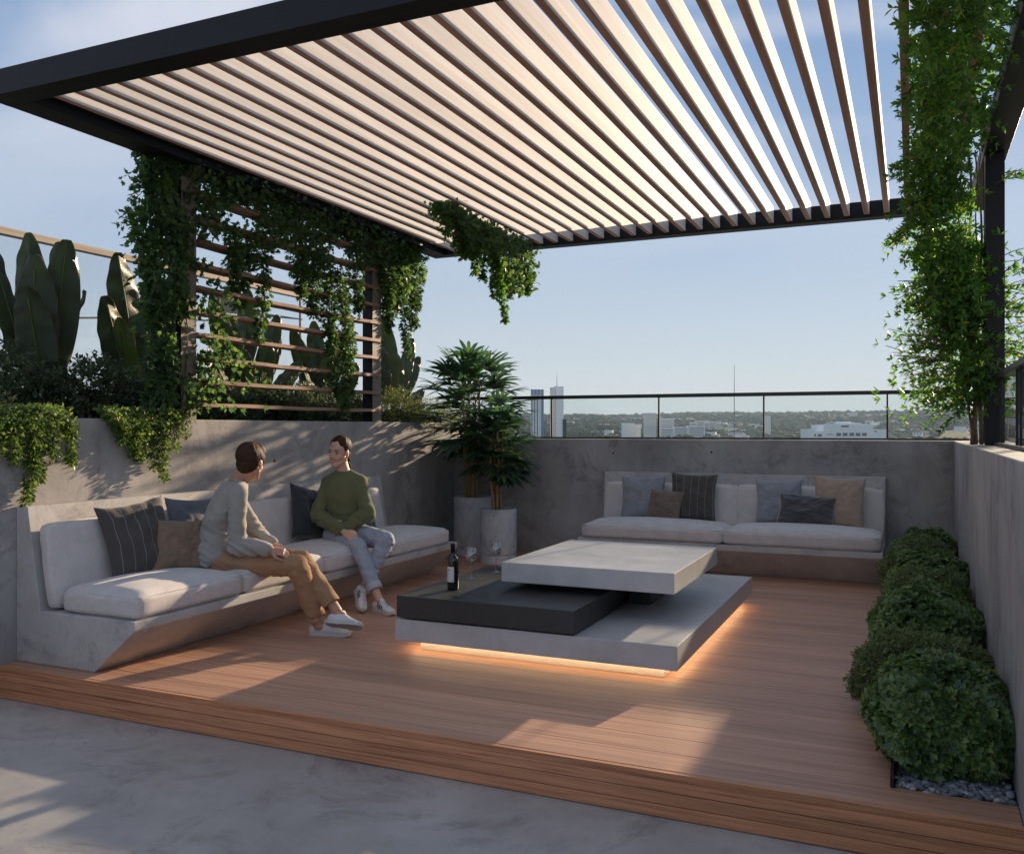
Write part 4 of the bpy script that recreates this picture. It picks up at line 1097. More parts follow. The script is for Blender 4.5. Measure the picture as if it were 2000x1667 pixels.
# edging and pebbles
tag(obj('edging_strip', MB().box(-0.072, -0.060, 3.778, YB-0.01, -0.03, 0.066), M['rail']), 'thin dark metal edging between the deck boards and the pebble bed', 'edging')
def pebbles():
    bm = bmesh.new(); bmesh.ops.create_icosphere(bm, subdivisions=2, radius=1.0)
    tv = np.array([v.co for v in bm.verts]); tf = np.array([[v.index for v in f.verts] for f in bm.faces]); bm.free()
    n = 2300
    yv = np.concatenate([3.79+RNG.random(1700)*0.75, 4.5+RNG.random(600)*4.6]); xv = -0.05+RNG.random(n)*0.40
    zv = RNG.random(n)*0.022-0.008
    s = 0.0085+0.008*RNG.random(n)
    V = []; 
    for i in range(n):
        R = Matrix.Rotation(RNG.random()*6.28, 3, 'Z') @ Matrix.Rotation(RNG.normal()*0.3, 3, 'X')
        sc_ = np.array([1.2, 0.85+0.3*RNG.random(), 0.62])*s[i]
        w = 1+0.10*np.sin(tv[:, 0]*3+i)*np.cos(tv[:, 1]*2.5+i*2)
        V.append((tv*w[:, None]*sc_) @ np.array(R).T + np.array([xv[i], yv[i], zv[i]]))
    V = np.concatenate(V); F = (tf[None]+(np.arange(n)*len(tv))[:, None, None]).reshape(-1)
    me = bpy.data.meshes.new('pebbles'); me.vertices.add(len(V)); me.vertices.foreach_set('co', V.ravel())
    me.loops.add(len(F)); me.loops.foreach_set('vertex_index', F.astype(np.int32)); nf = len(F)//3
    me.polygons.add(nf); me.polygons.foreach_set('loop_start', np.arange(nf, dtype=np.int32)*3); me.update(calc_edges=True)
    m, nt, b = new_mat('grey_pebbles'); g = N(nt, 'ShaderNodeNewGeometry')
    cc = ramp(nt, g.outputs['Random Per Island'], [(0, (0.13, 0.135, 0.145)), (0.5, (0.24, 0.245, 0.26)), (1, (0.42, 0.42, 0.43))])
    nt.links.new(cc, b.inputs['Base Color']); b.inputs['Roughness'].default_value = 0.6
    tag(obj('pebbles', me, m, None, smooth=True), kind='stuff')
pebbles()
tag(obj('pebble_bed', MB().box(-0.059, XR-0.003, 3.782, YB-0.01, -0.034, -0.012), M['soil']), kind='structure')

# ---- big paddle leaves (bird of paradise) --------------------------------
mb_, ntb, bb_ = new_mat('paddle_leaf')
def paddle_mat():
    m, nt, b = new_mat('paddle_leaf')
    uvn = N(nt, 'ShaderNodeTexCoord'); sp = N(nt, 'ShaderNodeSeparateXYZ'); nt.links.new(uvn.outputs['UV'], sp.inputs[0])
    # ribs run obliquely from the midrib, edge is reddish brown
    ab = N(nt, 'ShaderNodeMath', operation='SUBTRACT'); nt.links.new(sp.outputs[0], ab.inputs[0]); ab.inputs[1].default_value = 0.5
    aa = N(nt, 'ShaderNodeMath', operation='ABSOLUTE'); nt.links.new(ab.outputs[0], aa.inputs[0])
    mu = N(nt, 'ShaderNodeMath', operation='MULTIPLY'); mu.inputs[1].default_value = 0.55; nt.links.new(aa.outputs[0], mu.inputs[0])
    su = N(nt, 'ShaderNodeMath', operation='SUBTRACT'); nt.links.new(sp.outputs[1], su.inputs[0]); nt.links.new(mu.outputs[0], su.inputs[1])
    m9 = N(nt, 'ShaderNodeMath', operation='MULTIPLY'); m9.inputs[1].default_value = 260; nt.links.new(su.outputs[0], m9.inputs[0])
    sn = N(nt, 'ShaderNodeMath', operation='SINE'); nt.links.new(m9.outputs[0], sn.inputs[0])
    edge = N(nt, 'ShaderNodeMapRange'); edge.inputs['From Min'].default_value = 0.470; edge.inputs['From Max'].default_value = 0.495; nt.links.new(aa.outputs[0], edge.inputs[0])
    mid = N(nt, 'ShaderNodeMapRange'); mid.inputs['From Min'].default_value = 0.022; mid.inputs['From Max'].default_value = 0.010; nt.links.new(aa.outputs[0], mid.inputs[0])
    v = coords(nt); n1 = noise_n(nt, v, 4, 5, 0.6)
    c = ramp(nt, n1, [(0.3, (0.055, 0.085, 0.042)), (0.7, (0.125, 0.15, 0.080))])
    c = mixc(nt, mid.outputs[0], c, (0.12, 0.15, 0.05))
    c = mixc(nt, edge.outputs[0], c, (0.20, 0.09, 0.05))
    nt.links.new(c, b.inputs['Base Color']); b.inputs['Roughness'].default_value = 0.32; b.inputs['Specular IOR Level'].default_value = 0.7
    bump(nt, b, sn.outputs[0], 0.8, 0.004)
    tr = N(nt, 'ShaderNodeBsdfTranslucent'); tr.inputs[0].default_value = (0.16, 0.24, 0.05, 1)
    mx = N(nt, 'ShaderNodeMixShader'); mx.inputs[0].default_value = 0.35
    nt.links.new(b.outputs[0], mx.inputs[1]); nt.links.new(tr.outputs[0], mx.inputs[2]); nt.links.new(mx.outputs[0], nt.nodes['Material Output'].inputs['Surface'])
    return m
bpy.data.materials.remove(mb_)
M['paddle'] = paddle_mat()
def paddle(parent, base, tip, width, face, bend=0.12, stem=0.35, cup=0.25, seed=0, tear=0.0):
    """leaf whose blade starts at fraction `stem` of base->tip; `face` = normal of the blade"""
    base = Vector(base); tip = Vector(tip); ax = tip-base; L_ = ax.length; t = ax.normalized()
    f = Vector(face); f = (f - t*f.dot(t)).normalized(); s = t.cross(f).normalized()
    n, m_ = 54, 10; rnd = random.Random(seed)
    def mid(q):
        return base + ax*q - f*bend*L_*math.sin(q*PI*0.5)**2*q + t*0
    vs, uv, fs = [], [], []
    for i in range(n+1):
        q = i/n; u = stem+(1-stem)*q
        c = mid(u)
        w = width*0.42*(max(0.0, math.sin(PI*min(1, (q*0.975+0.012)**0.95))))**0.48
        for j in range(m_+1):
            a = -1+2*j/m_
            z = -abs(a)*w*cup + 0.010*math.sin(q*19+a*2+seed)*abs(a) + 0.007*math.sin(q*37+seed*3)*abs(a)
            vs.append(c + s*a*w - f*z*(-1) + t*(-0.16*abs(a)*w)); uv.append(((a+1)/2, q))
    cutl = [max(0, int(rnd.gauss(3, 1))) if rnd.random() < tear else 0 for _ in range(n)]; cutr = [max(0, int(rnd.gauss(3, 1))) if rnd.random() < tear else 0 for _ in range(n)]
    for i in range(n):
        for j in range(m_):
            k = i*(m_+1)+j
            if j < cutl[i] or m_-1-j < cutr[i]: continue
            fs.append((k, k+1, k+m_+2, k+m_+1))
    me = bpy.data.meshes.new('leaf'); off = parent_off(parent)
    me.from_pydata([tuple(p-off) for p in vs], [], fs)
    ul = me.uv_layers.new(name='UVMap')
    for lp in me.loops: ul.data[lp.index].uv = uv[lp.vertex_index]
    o = obj('leaf', me, M['paddle'], parent, smooth=True)
    # thickness
    bm = bmesh.new(); bm.from_mesh(me); bmesh.ops.solidify(bm, geom=bm.faces, thickness=0.0015); bm.to_mesh(me); bm.free()
    pm = MB().tube([mid(stem*k/6) for k in range(7)] + [mid(stem+(1-stem)*k/8) - f*0.004 for k in range(1, 8)], [0.016-0.0007*k for k in range(14)], 6)
    obj('leaf_stalk', pm, M['stem_g'], o, smooth=True, recalc=False)
    return o
GP = 'big leaved plants in the raised planting bed'
def bop(c, leaves, label, seed=0):
    t = thing('paddle_leaf_plant', label, 'plant', c, GP)
    for i, (tp, w, fc, bd, stm) in enumerate(leaves):
        b = (c[0]+0.06*math.sin(i*2.1), c[1]+0.07*math.cos(i*2.7), c[2])
        paddle(t, b, tp, w, fc, bd, stm, 0.22, seed+i)
    return t
fc = (0.45, -0.89, 0.1)
bop((-5.95, 4.68, 1.38), [((-5.80, 4.42, 2.42), 0.34, (0.55, -0.83, 0.6), .02, .30), ((-5.95, 4.58, 2.70), 0.38, (0.4, -0.9, 0.5), .03, .28), ((-6.10, 4.38, 2.84), 0.30, (0.95, 0.2, 0), .03, .30),
     ((-6.05, 4.86, 2.86), 0.30, (0.2, -0.95, 0.1), .03, .34), ((-5.98, 4.92, 2.84), 0.34, (0.75, -0.65, 0.05), -.05, .26), ((-6.15, 5.18, 2.52), 0.26, (0.7, 0.6, 0), -.04, .24), ((-6.15, 4.70, 2.90), 0.30, (0.5, -0.85, 0), .02, .34)],
    'tall upright clump of huge paddle leaves with reddish edges, farthest left', 1)
bop((-5.95, 5.58, 1.38), [((-5.95, 5.42, 2.86), 0.34, (0.9, -0.3, 0), .05, .34), ((-5.85, 5.22, 2.46), 0.30, (0.95, -0.4, 0.2), .10, .28), ((-5.8, 5.18, 2.22), 0.26, (0.4, -0.9, 0.4), .16, .26), ((-6.0, 5.8, 2.8), 0.3, (0.4, -0.9, 0), .04, .3), ((-6.0, 5.5, 2.6), 0.3, (0.6, -0.8, 0), .08, .3)],
    'clump of big dark leaves just left of the ivy column', 11)
bop((-6.05, 7.02, 1.38), [((-6.0, 6.52, 2.62), 0.26, (0.6, -0.8, 0.2), .06, .36), ((-6.0, 7.48, 2.60), 0.24, (0.6, -0.8, 0.2), .04, .40), ((-6.1, 7.10, 2.80), 0.28, (0.3, -0.95, 0.1), .02, .42), ((-5.8, 6.38, 2.14), 0.24, (0.5, -0.5, 0.7), .10, .40), ((-5.8, 7.58, 2.16), 0.22, (0.5, -0.5, 0.7), .10, .40),
     ((-6.0, 7.45, 2.40), 0.24, (0.4, -0.8, 0.4), .08, .38), ((-6.0, 6.75, 2.45), 0.24, (0.4, -0.8, 0.3), .05, .36), ((-5.9, 7.2, 2.3), 0.26, (0.6, -0.8, 0.1), .05, .3), ((-5.9, 6.85, 2.15), 0.25, (0.6, -0.8, 0.1), .05, .3)],
    'spreading clump of big leaves behind the middle of the trellis', 21)
bop((-6.0, 8.25, 1.38), [((-6.0, 7.72, 2.42), 0.24, (0.5, -0.8, 0.2), .08, .36), ((-6.0, 8.55, 2.55), 0.26, (0.5, -0.8, 0.2), .06, .40), ((-6.1, 8.2, 2.60), 0.26, (0.4, -0.9, 0.1), .02, .4), ((-5.8, 7.75, 2.05), 0.24, (0.5, -0.5, 0.7), .12, .3), ((-5.85, 8.7, 2.2), 0.24, (0.5, -0.6, 0.6), .1, .36), ((-5.9, 8.2, 2.2), 0.26, (0.6, -0.8, 0.1), .04, .3)],
    'clump of big leaves behind the right end of the trellis', 31)
bop((-5.85, 9.45, 1.38), [((-5.9, 9.30, 2.78), 0.34, (0.4, -0.9, 0.1), .04, .30), ((-5.9, 10.05, 2.62), 0.22, (0.5, -0.8, 0.3), .06, .38), ((-5.85, 10.15, 2.40), 0.22, (0.5, -0.7, 0.4), .10, .36), ((-5.9, 9.15, 2.55), 0.3, (0.6, -0.8, 0.1), .03, .28), ((-5.9, 9.65, 2.35), 0.26, (0.5, -0.8, 0.2), .05, .3), ((-5.8, 10.2, 2.0), 0.2, (0.5, -0.6, 0.6), .12, .34)],
    'clump of big leaves standing against the sky right of the trellis', 41)

# ---- potted fan palms ------------------------------------------------------
def frond(parent, base, direction, stalk, blade, nf, seed, wide=0.040, spread=1.25):
    rnd = random.Random(seed)
    base = Vector(base); d = Vector(direction).normalized()
    dr = 0.16
    pts = []
    for k in range(7):
        q = k/6; pts.append(base + d*stalk*q + Vector((0, 0, -dr*stalk*q*q)))
    hub = pts[-1]; t = (pts[-1]-pts[-2]).normalized()
    up = Vector((0, 0, 1)); up = (up - t*up.dot(t)).normalized(); s = t.cross(up).normalized()
    off = parent_off(parent)
    vs, fs = [], []
    for i in range(nf):
        a = (-1+2*i/(nf-1))*spread + rnd.uniform(-0.05, 0.05)
        ld = (t*math.cos(a) + s*math.sin(a) + up*0.10*rnd.uniform(0.2, 1)).normalized()
        ln = blade*(1-0.22*abs(a)/spread)*rnd.uniform(0.9, 1.08)
        sd = ld.cross(up).normalized(); dp = rnd.uniform(0.10, 0.38)
        seg = 6; b0 = len(vs)
        for k in range(seg+1):
            q = k/seg
            c = hub + ld*ln*q + Vector((0, 0, -dp*ln*q*q))
            w = wide*0.5*(math.sin(PI*min(1, 0.12+q*0.86))**0.6)*(1 if q < 0.95 else 0.4)
            lift = Vector((0, 0, 1))*w*0.35
            vs += [c + sd*w + lift, c, c - sd*w + lift]
        for k in range(seg):
            o_ = b0+k*3
            fs += [(o_, o_+1, o_+4, o_+3), (o_+1, o_+2, o_+5, o_+4)]
    me = bpy.data.meshes.new('frond'); me.from_pydata([tuple(p-off) for p in vs], [], fs)
    o = obj('frond', me, M['palm'], parent, smooth=True)
    obj('leaf_stalk', MB().tube(pts, [0.0045-0.0003*k for k in range(7)], 5), M['stem_g'], o, recalc=False, smooth=True)
    return o
def fan_palm(c, canes, n_fr, zlo, zhi, label, seed, spread_xy=0.1, stalk=(0.26, 0.50), blade=(0.28, 0.40), top=True):
    rnd = random.Random(seed)
    t = thing('fan_palm', label, 'palm', c, 'potted fan palms')
    tops = []
    for i in range(canes):
        a = i*2.4+seed; rx = spread_xy*(0.3+0.7*rnd.random())
        x0, y0 = c[0]+rx*0.7*math.cos(a), c[1]+rx*0.7*math.sin(a)
        h = zlo + (zhi-zlo)*(0.45+0.55*(i+1)/canes)
        pts = []; rs = []
        for k in range(12):
            q = k/11; z = c[2]+(h-c[2])*q
            pts.append((x0+rx*0.5*math.cos(a)*q+0.01*math.sin(q*7+i), y0+rx*0.5*math.sin(a)*q, z)); rs.append(0.015*(1-0.35*q)+(0.0025 if k % 2 else 0))
        obj('cane', MB().tube(pts, rs, 9), M['cane'], t, recalc=False, smooth=True)
        tops.append(pts)
    for i in range(n_fr):
        cane = tops[i % canes]
        q = rnd.uniform(0.0, 1.0)
        z = zlo + (cane[-1][2]-zlo)*q
        kk = min(range(12), key=lambda k: abs(cane[k][2]-z)); b = cane[kk]
        az = i*2.39996+rnd.uniform(-0.3, 0.3)
        el = 0.12+0.95*q*q + rnd.uniform(-0.2, 0.3)
        if (z > cane[-1][2]-0.08): el = rnd.uniform(0.7, 1.35)
        d = (math.cos(az)*math.cos(el), math.sin(az)*math.cos(el), math.sin(el))
        # keep clear of the two walls behind
        st = rnd.uniform(*stalk); bl = rnd.uniform(*blade)
        reach = 0.85*(st+bl)*math.cos(el)
        ex, ey, ez = b[0]+math.cos(az)*reach, b[1]+math.sin(az)*reach, z+math.sin(el)*(st+bl)-0.2
        if ez < 1.5 and (ey > YB-0.02 or ex < XL+0.02):
            st *= 0.35; bl *= 0.7
            reach = 0.85*(st+bl)*math.cos(el)
            if b[1]+math.sin(az)*reach > YB-0.02 or b[0]+math.cos(az)*reach < XL+0.02: continue
        frond(t, b, d, st, bl, rnd.randint(6, 9), seed*100+i, rnd.uniform(0.034, 0.050))
    return t, tops
p1, tp1 = fan_palm((-4.47, 8.90, 0.58), 6, 120, 1.12, 1.95, 'taller potted fan palm with a bright broad tuft on top, against the sky', 3, 0.12)
# broad bright new leaves in the crown
ct = tp1[-1][-1]
for i, (az, el, ln, w) in enumerate(((2.9, 0.75, .38, .075), (2.3, .95, .42, .08), (0.1, .8, .34, .07), (-0.5, 0.6, .30, .06), (1.5, 1.35, .30, .09), (3.3, .45, .38, .06), (-1.4, 1.1, .25, .08), (-1.9, .6, .28, .07), (0.6, 1.05, .32, .07))):
    d = Vector((math.cos(az)*math.cos(el), math.sin(az)*math.cos(el)*0.5, math.sin(el)))
    tip = Vector(ct)+d*ln
    o = paddle(p1, ct, tip, w, (0.3, -0.9, 0.3), .06, .05, .3, 60+i)
    o.name = 'crown_leaf'; o.data.materials.clear(); o.data.materials.append(M['vine'])
fan_palm((-3.955, 8.50, 0.50), 5, 90, 0.92, 1.48, 'smaller potted fan palm, darker, in the pot on the right', 8, 0.09, (0.14, 0.30), (0.20, 0.28))
# ------------------------------------------------------------------ people
def skin_mat(name, base):
    m, nt, b = new_mat(name)
    v = coords(nt); n1 = noise_n(nt, v, 16, 4, 0.6)
    c = ramp(nt, n1, [(0.3, sc(base, 0.90)), (0.7, sc(base, 1.08))])
    nt.links.new(c, b.inputs['Base Color']); b.inputs['Roughness'].default_value = 0.5
    b.inputs['Subsurface Weight'].default_value = 0.12; b.inputs['Subsurface Radius'].default_value = (0.02, 0.008, 0.004)
    b.inputs['Subsurface Scale'].default_value = 0.6
    bump(nt, b, noise_n(nt, v, 260, 2, 0.5), 0.08, 0.0006)
    return m
def hair_mat(name, base, light):
    m, nt, b = new_mat(name)
    v = coords(nt, (1, 1, 1)); n1 = noise_n(nt, coords(nt, (190, 190, 26)), 1.0, 4, 0.65)
    c = ramp(nt, n1, [(0.35, base), (0.68, light)])
    nt.links.new(c, b.inputs['Base Color']); b.inputs['Roughness'].default_value = 0.6; b.inputs['Specular IOR Level'].default_value = 0.15
    bump(nt, b, n1, 0.7, 0.003)
    return m
M['skin_m'] = skin_mat('skin_tanned', (0.50, 0.27, 0.185)); M['skin_w'] = skin_mat('skin_warm', (0.62, 0.37, 0.27))
M['hair_m'] = hair_mat('brown_hair', (0.026, 0.013, 0.007), (0.085, 0.042, 0.021)); M['hair_w'] = hair_mat('dark_brown_hair', (0.024, 0.012, 0.007), (0.075, 0.038, 0.020))
M['sweat_g'] = fabric('grey_knit', (0.34, 0.325, 0.295), mott=0.4, sheen=0.15)
M['sweat_o'] = fabric('olive_sweatshirt', (0.135, 0.142, 0.072), mott=0.25, sheen=0.15)
M['chino'] = fabric('tan_chino', (0.37, 0.215, 0.12), mott=0.25, sheen=0.05)
M['jeans'] = fabric('pale_denim', (0.34, 0.38, 0.45), mott=0.6, var=0.16, sheen=0.05)
M['jeans_in'] = fabric('denim_inside', (0.48, 0.52, 0.58), mott=0.6, sheen=0.05)
M['shoe'] = plain('white_leather', (0.70, 0.70, 0.69), 0.5, 0, 0.4, 0.04, 60, 0.05)
M['sole'] = plain('shoe_sole', (0.55, 0.54, 0.52), 0.7, 0, 0.3, 0.06, 60, 0.05)
M['sole_under'] = plain('sole_rubber_grey', (0.34, 0.33, 0.33), 0.8, 0, 0.3, 0.06, 90, 0.3)
M['stripe'] = plain('dark_stripe', (0.045, 0.05, 0.055), 0.6, 0, 0.3, 0.05, 40, 0)
M['eye_white'] = plain('eye_white', (0.62, 0.58, 0.55), 0.25, 0, 0.5, 0, 5, 0)
M['iris'] = plain('iris', (0.025, 0.014, 0.009), 0.15, 0, 0.6, 0, 5, 0)
M['lip'] = plain('lips', (0.42, 0.13, 0.11), 0.42, 0, 0.5, 0.06, 40, 0)
M['teeth'] = plain('teeth', (0.68, 0.64, 0.58), 0.3, 0, 0.5, 0, 5, 0)

def remeshed(name, mb, voxel, it, mat, parent, disp=None, post=None, cuts=None):
    me = mb.mesh('tmp'); o = bpy.data.objects.new('tmp', me); COL.objects.link(o)
    bm = bmesh.new(); bm.from_mesh(me); bmesh.ops.recalc_face_normals(bm, faces=bm.faces); bm.to_mesh(me); bm.free()
    md = o.modifiers.new('r', 'REMESH'); md.mode = 'VOXEL'; md.voxel_size = voxel; md.adaptivity = 0
    if it:
        ms = o.modifiers.new('s', 'SMOOTH'); ms.factor = 0.5; ms.iterations = it
    dg = bpy.context.evaluated_depsgraph_get(); dg.update()
    me2 = bpy.data.meshes.new_from_object(o.evaluated_get(dg)); me2.name = name
    bpy.data.objects.remove(o)
    if disp or post:
        nv = len(me2.vertices); co = np.empty(nv*3); me2.vertices.foreach_get('co', co); co = co.reshape(-1, 3)
        nn = np.empty(nv*3); me2.vertex_normals.foreach_get('vector', nn); nn = nn.reshape(-1, 3)
        if disp:
            d = np.array([disp(Vector(co[i]), Vector(nn[i])) for i in range(nv)]); co = co + nn*d[:, None]
        if post: co = post(co)
        me2.vertices.foreach_set('co', co.ravel()); me2.update()
    for (hp, hn, hr) in (cuts or []):
        bm = bmesh.new(); bm.from_mesh(me2); hp = Vector(hp)
        vs = [v for v in bm.verts if (v.co-hp).length < hr]; vset = set(vs)
        es = [e for e in bm.edges if e.verts[0] in vset and e.verts[1] in vset]; fs = [f for f in bm.faces if all(v in vset for v in f.verts)]
        r_ = bmesh.ops.bisect_plane(bm, geom=vs+es+fs, plane_co=hp, plane_no=Vector(hn), clear_outer=True)
        bm.to_mesh(me2); bm.free()
    off = parent_off(parent); me2.transform(Matrix.Translation(-off))
    return obj(name, me2, mat, parent, smooth=True)

def ridged(p, s): return 1-abs(noise.noise(Vector((p.x*s[0], p.y*s[1], p.z*s[2]))))*2

def frame(f, u):
    f = Vector(f).normalized(); u = Vector(u); u = (u-f*u.dot(f)).normalized(); r = f.cross(u).normalized(); return r, f, u
HS = 1.10
def head_parts(mb0, c, fr, neck, fem=False):
    r, f, u = fr; c = Vector(c)
    mb = MB()
    def P(a, b, d): return c + r*a + f*b + u*d
    R = Matrix((r, f, u)).transposed()
    k = 0.95 if fem else 1.0
    mb.ellipsoid(P(0, -.012, .035), (.071*k, .090, .081), R, 24, 16)
    mb.ellipsoid(P(0, .016, -.018), (.060*k, .069, .080), R, 24, 16)
    for s in (-1, 1):
        mb.cap(P(s*.050*k, .000, -.050), .022, P(s*.014, .060, -.092 if not fem else -.088), .016)
        mb.ellipsoid(P(s*.030, .050, -.030), (.024, .026, .026), R, 12, 8)
        mb.ellipsoid(P(s*.074*k, -.004, -.006), (.009, .020, .031), R, 12, 8)
        mb.ellipsoid(P(s*.010, .091, -.031), (.007, .008, .006), R, 10, 6)
        mb.ellipsoid(P(s*.030, .073, .006), (.015, .013, .010), R, 12, 8)
    mb.ellipsoid(P(0, .062, -.084 if fem else -.090), (.019 if fem else .023, .022, .019), R, 12, 8)
    mb.cap(P(0, .082, .016), .007, P(0, .099, -.025), .0105)
    mb.cap(P(-.030, .074, .029), .011, P(.030, .074, .029), .011)
    mb.ellipsoid(P(0, .076, -.055), (.026, .013, .016), R, 12, 8)
    nr = .049 if fem else .058
    mb0.add([c+(Vector(v)-c)*HS for v in mb.v], mb.f)
    mb0.cap(P(0, -.022, -.050), nr, neck, nr+.006)
def face_extras(t, body, c, fr, hair, fem=False, smile=False):
    r, f, u = fr; c = Vector(c)
    def P(a, b, d): return c + (r*a + f*b + u*d)*HS
    R = Matrix((r, f, u)).transposed()
    for s in (-1, 1):
        e = obj('eye', MB().ellipsoid(P(s*.0305, .0795, .0062), (.0135, .008, .0072), R, 16, 10), M['eye_white'], body, smooth=True)
        obj('iris', MB().ellipsoid(P(s*.0305-.002, .0865, .0062), (.0066, .0025, .0066), R, 12, 8), M['iris'], body, smooth=True)
        obj('eyelid', MB().chain([P(s*.0305-.0135, .080, .0065), P(s*.0305-.006, .0868, .0118), P(s*.0305+.006, .0868, .0118), P(s*.0305+.0135, .080, .0065)], [.0013, .002, .002, .0013], 6), M['iris'], body, smooth=True)
        obj('eyebrow', MB().chain([P(s*.015, .0875, .0225), P(s*.032, .0855, .0275), P(s*.046, .074, .0225)], [.0026, .0028, .0014], 8), hair, body, smooth=True)
    if smile:
        obj('teeth', MB().ellipsoid(P(0, .0875, -.0545), (.0185, .0065, .0058), R, 16, 8), M['teeth'], body, smooth=True)
        obj('upper_lip', MB().chain([P(-.0255, .0775, -.0470), P(-.011, .0905, -.0480), P(0, .0920, -.0490), P(.011, .0905, -.0480), P(.0255, .0775, -.0470)], [.0016, .0032, .0030, .0032, .0016], 8), M['lip'], body, smooth=True)
        obj('lower_lip', MB().chain([P(-.0255, .0775, -.0475), P(-.013, .0880, -.0600), P(0, .0900, -.0630), P(.013, .0880, -.0600), P(.0255, .0775, -.0475)], [.0016, .0034, .0040, .0034, .0016], 8), M['lip'], body, smooth=True)
    else:
        obj('lips', MB().chain([P(-.020, .080, -.053), P(0, .089, -.053), P(.020, .080, -.053)], [.002, .0045, .002], 8), M['lip'], body, smooth=True)

def hand(mb, wrist, kn, back, thumb_side, curl=(18, 30, 20), scale=1.0, spread=0.10):
    """wrist, knuckle centre, back-of-hand normal; thumb_side = +1/-1 along s"""
    w = Vector(wrist); k = Vector(kn); f = (k-w).normalized(); n = Vector(back); n = (n-f*n.dot(f)).normalized(); s = f.cross(n).normalized()
    L_ = (k-w).length
    st = []
    for q, a, b in ((-0.15, .024, .018), (0.15, .026, .017), (0.45, .034, .016), (0.8, .039, .0145), (1.0, .038, .0125)):
        st.append((w+f*L_*q - n*0.003*q, s, n, a*scale, b*scale))
    mb.loft(st, 16)
    for i, (off, ln) in enumerate(((-.029, .062), (-.010, .073), (.010, .070), (.028, .054))):
        off2 = off*scale*thumb_side*-1
        b = k + s*off2 - n*.002; d = (f + s*off2*spread*12).normalized(); ang = 0
        pts = [b - d*.012]; rs = [.0092*scale]
        for j, seg in enumerate((.44, .32, .24)):
            ang += math.radians(curl[j]*(1+0.12*i)); dd = d*math.cos(ang) - n*math.sin(ang)
            pts.append(pts[-1] + dd*(ln*seg*scale + (.012 if j == 0 else 0))); rs.append([.0085, .0076, .0064][j]*scale)
        mb.chain(pts, rs, 10)
    b = w + f*L_*0.25 + s*thumb_side*.024*scale
    t1 = b + (f*0.55 + s*thumb_side*0.70 - n*0.25).normalized()*.036*scale
    t2 = t1 + (f*0.90 + s*thumb_side*0.15 - n*0.30).normalized()*.032*scale
    t3 = t2 + (f*0.95 - s*thumb_side*0.12 - n*0.35).normalized()*.024*scale
    mb.chain([b, t1, t2, t3], [.0135*scale, .0110*scale, .0092*scale, .0074*scale], 10)

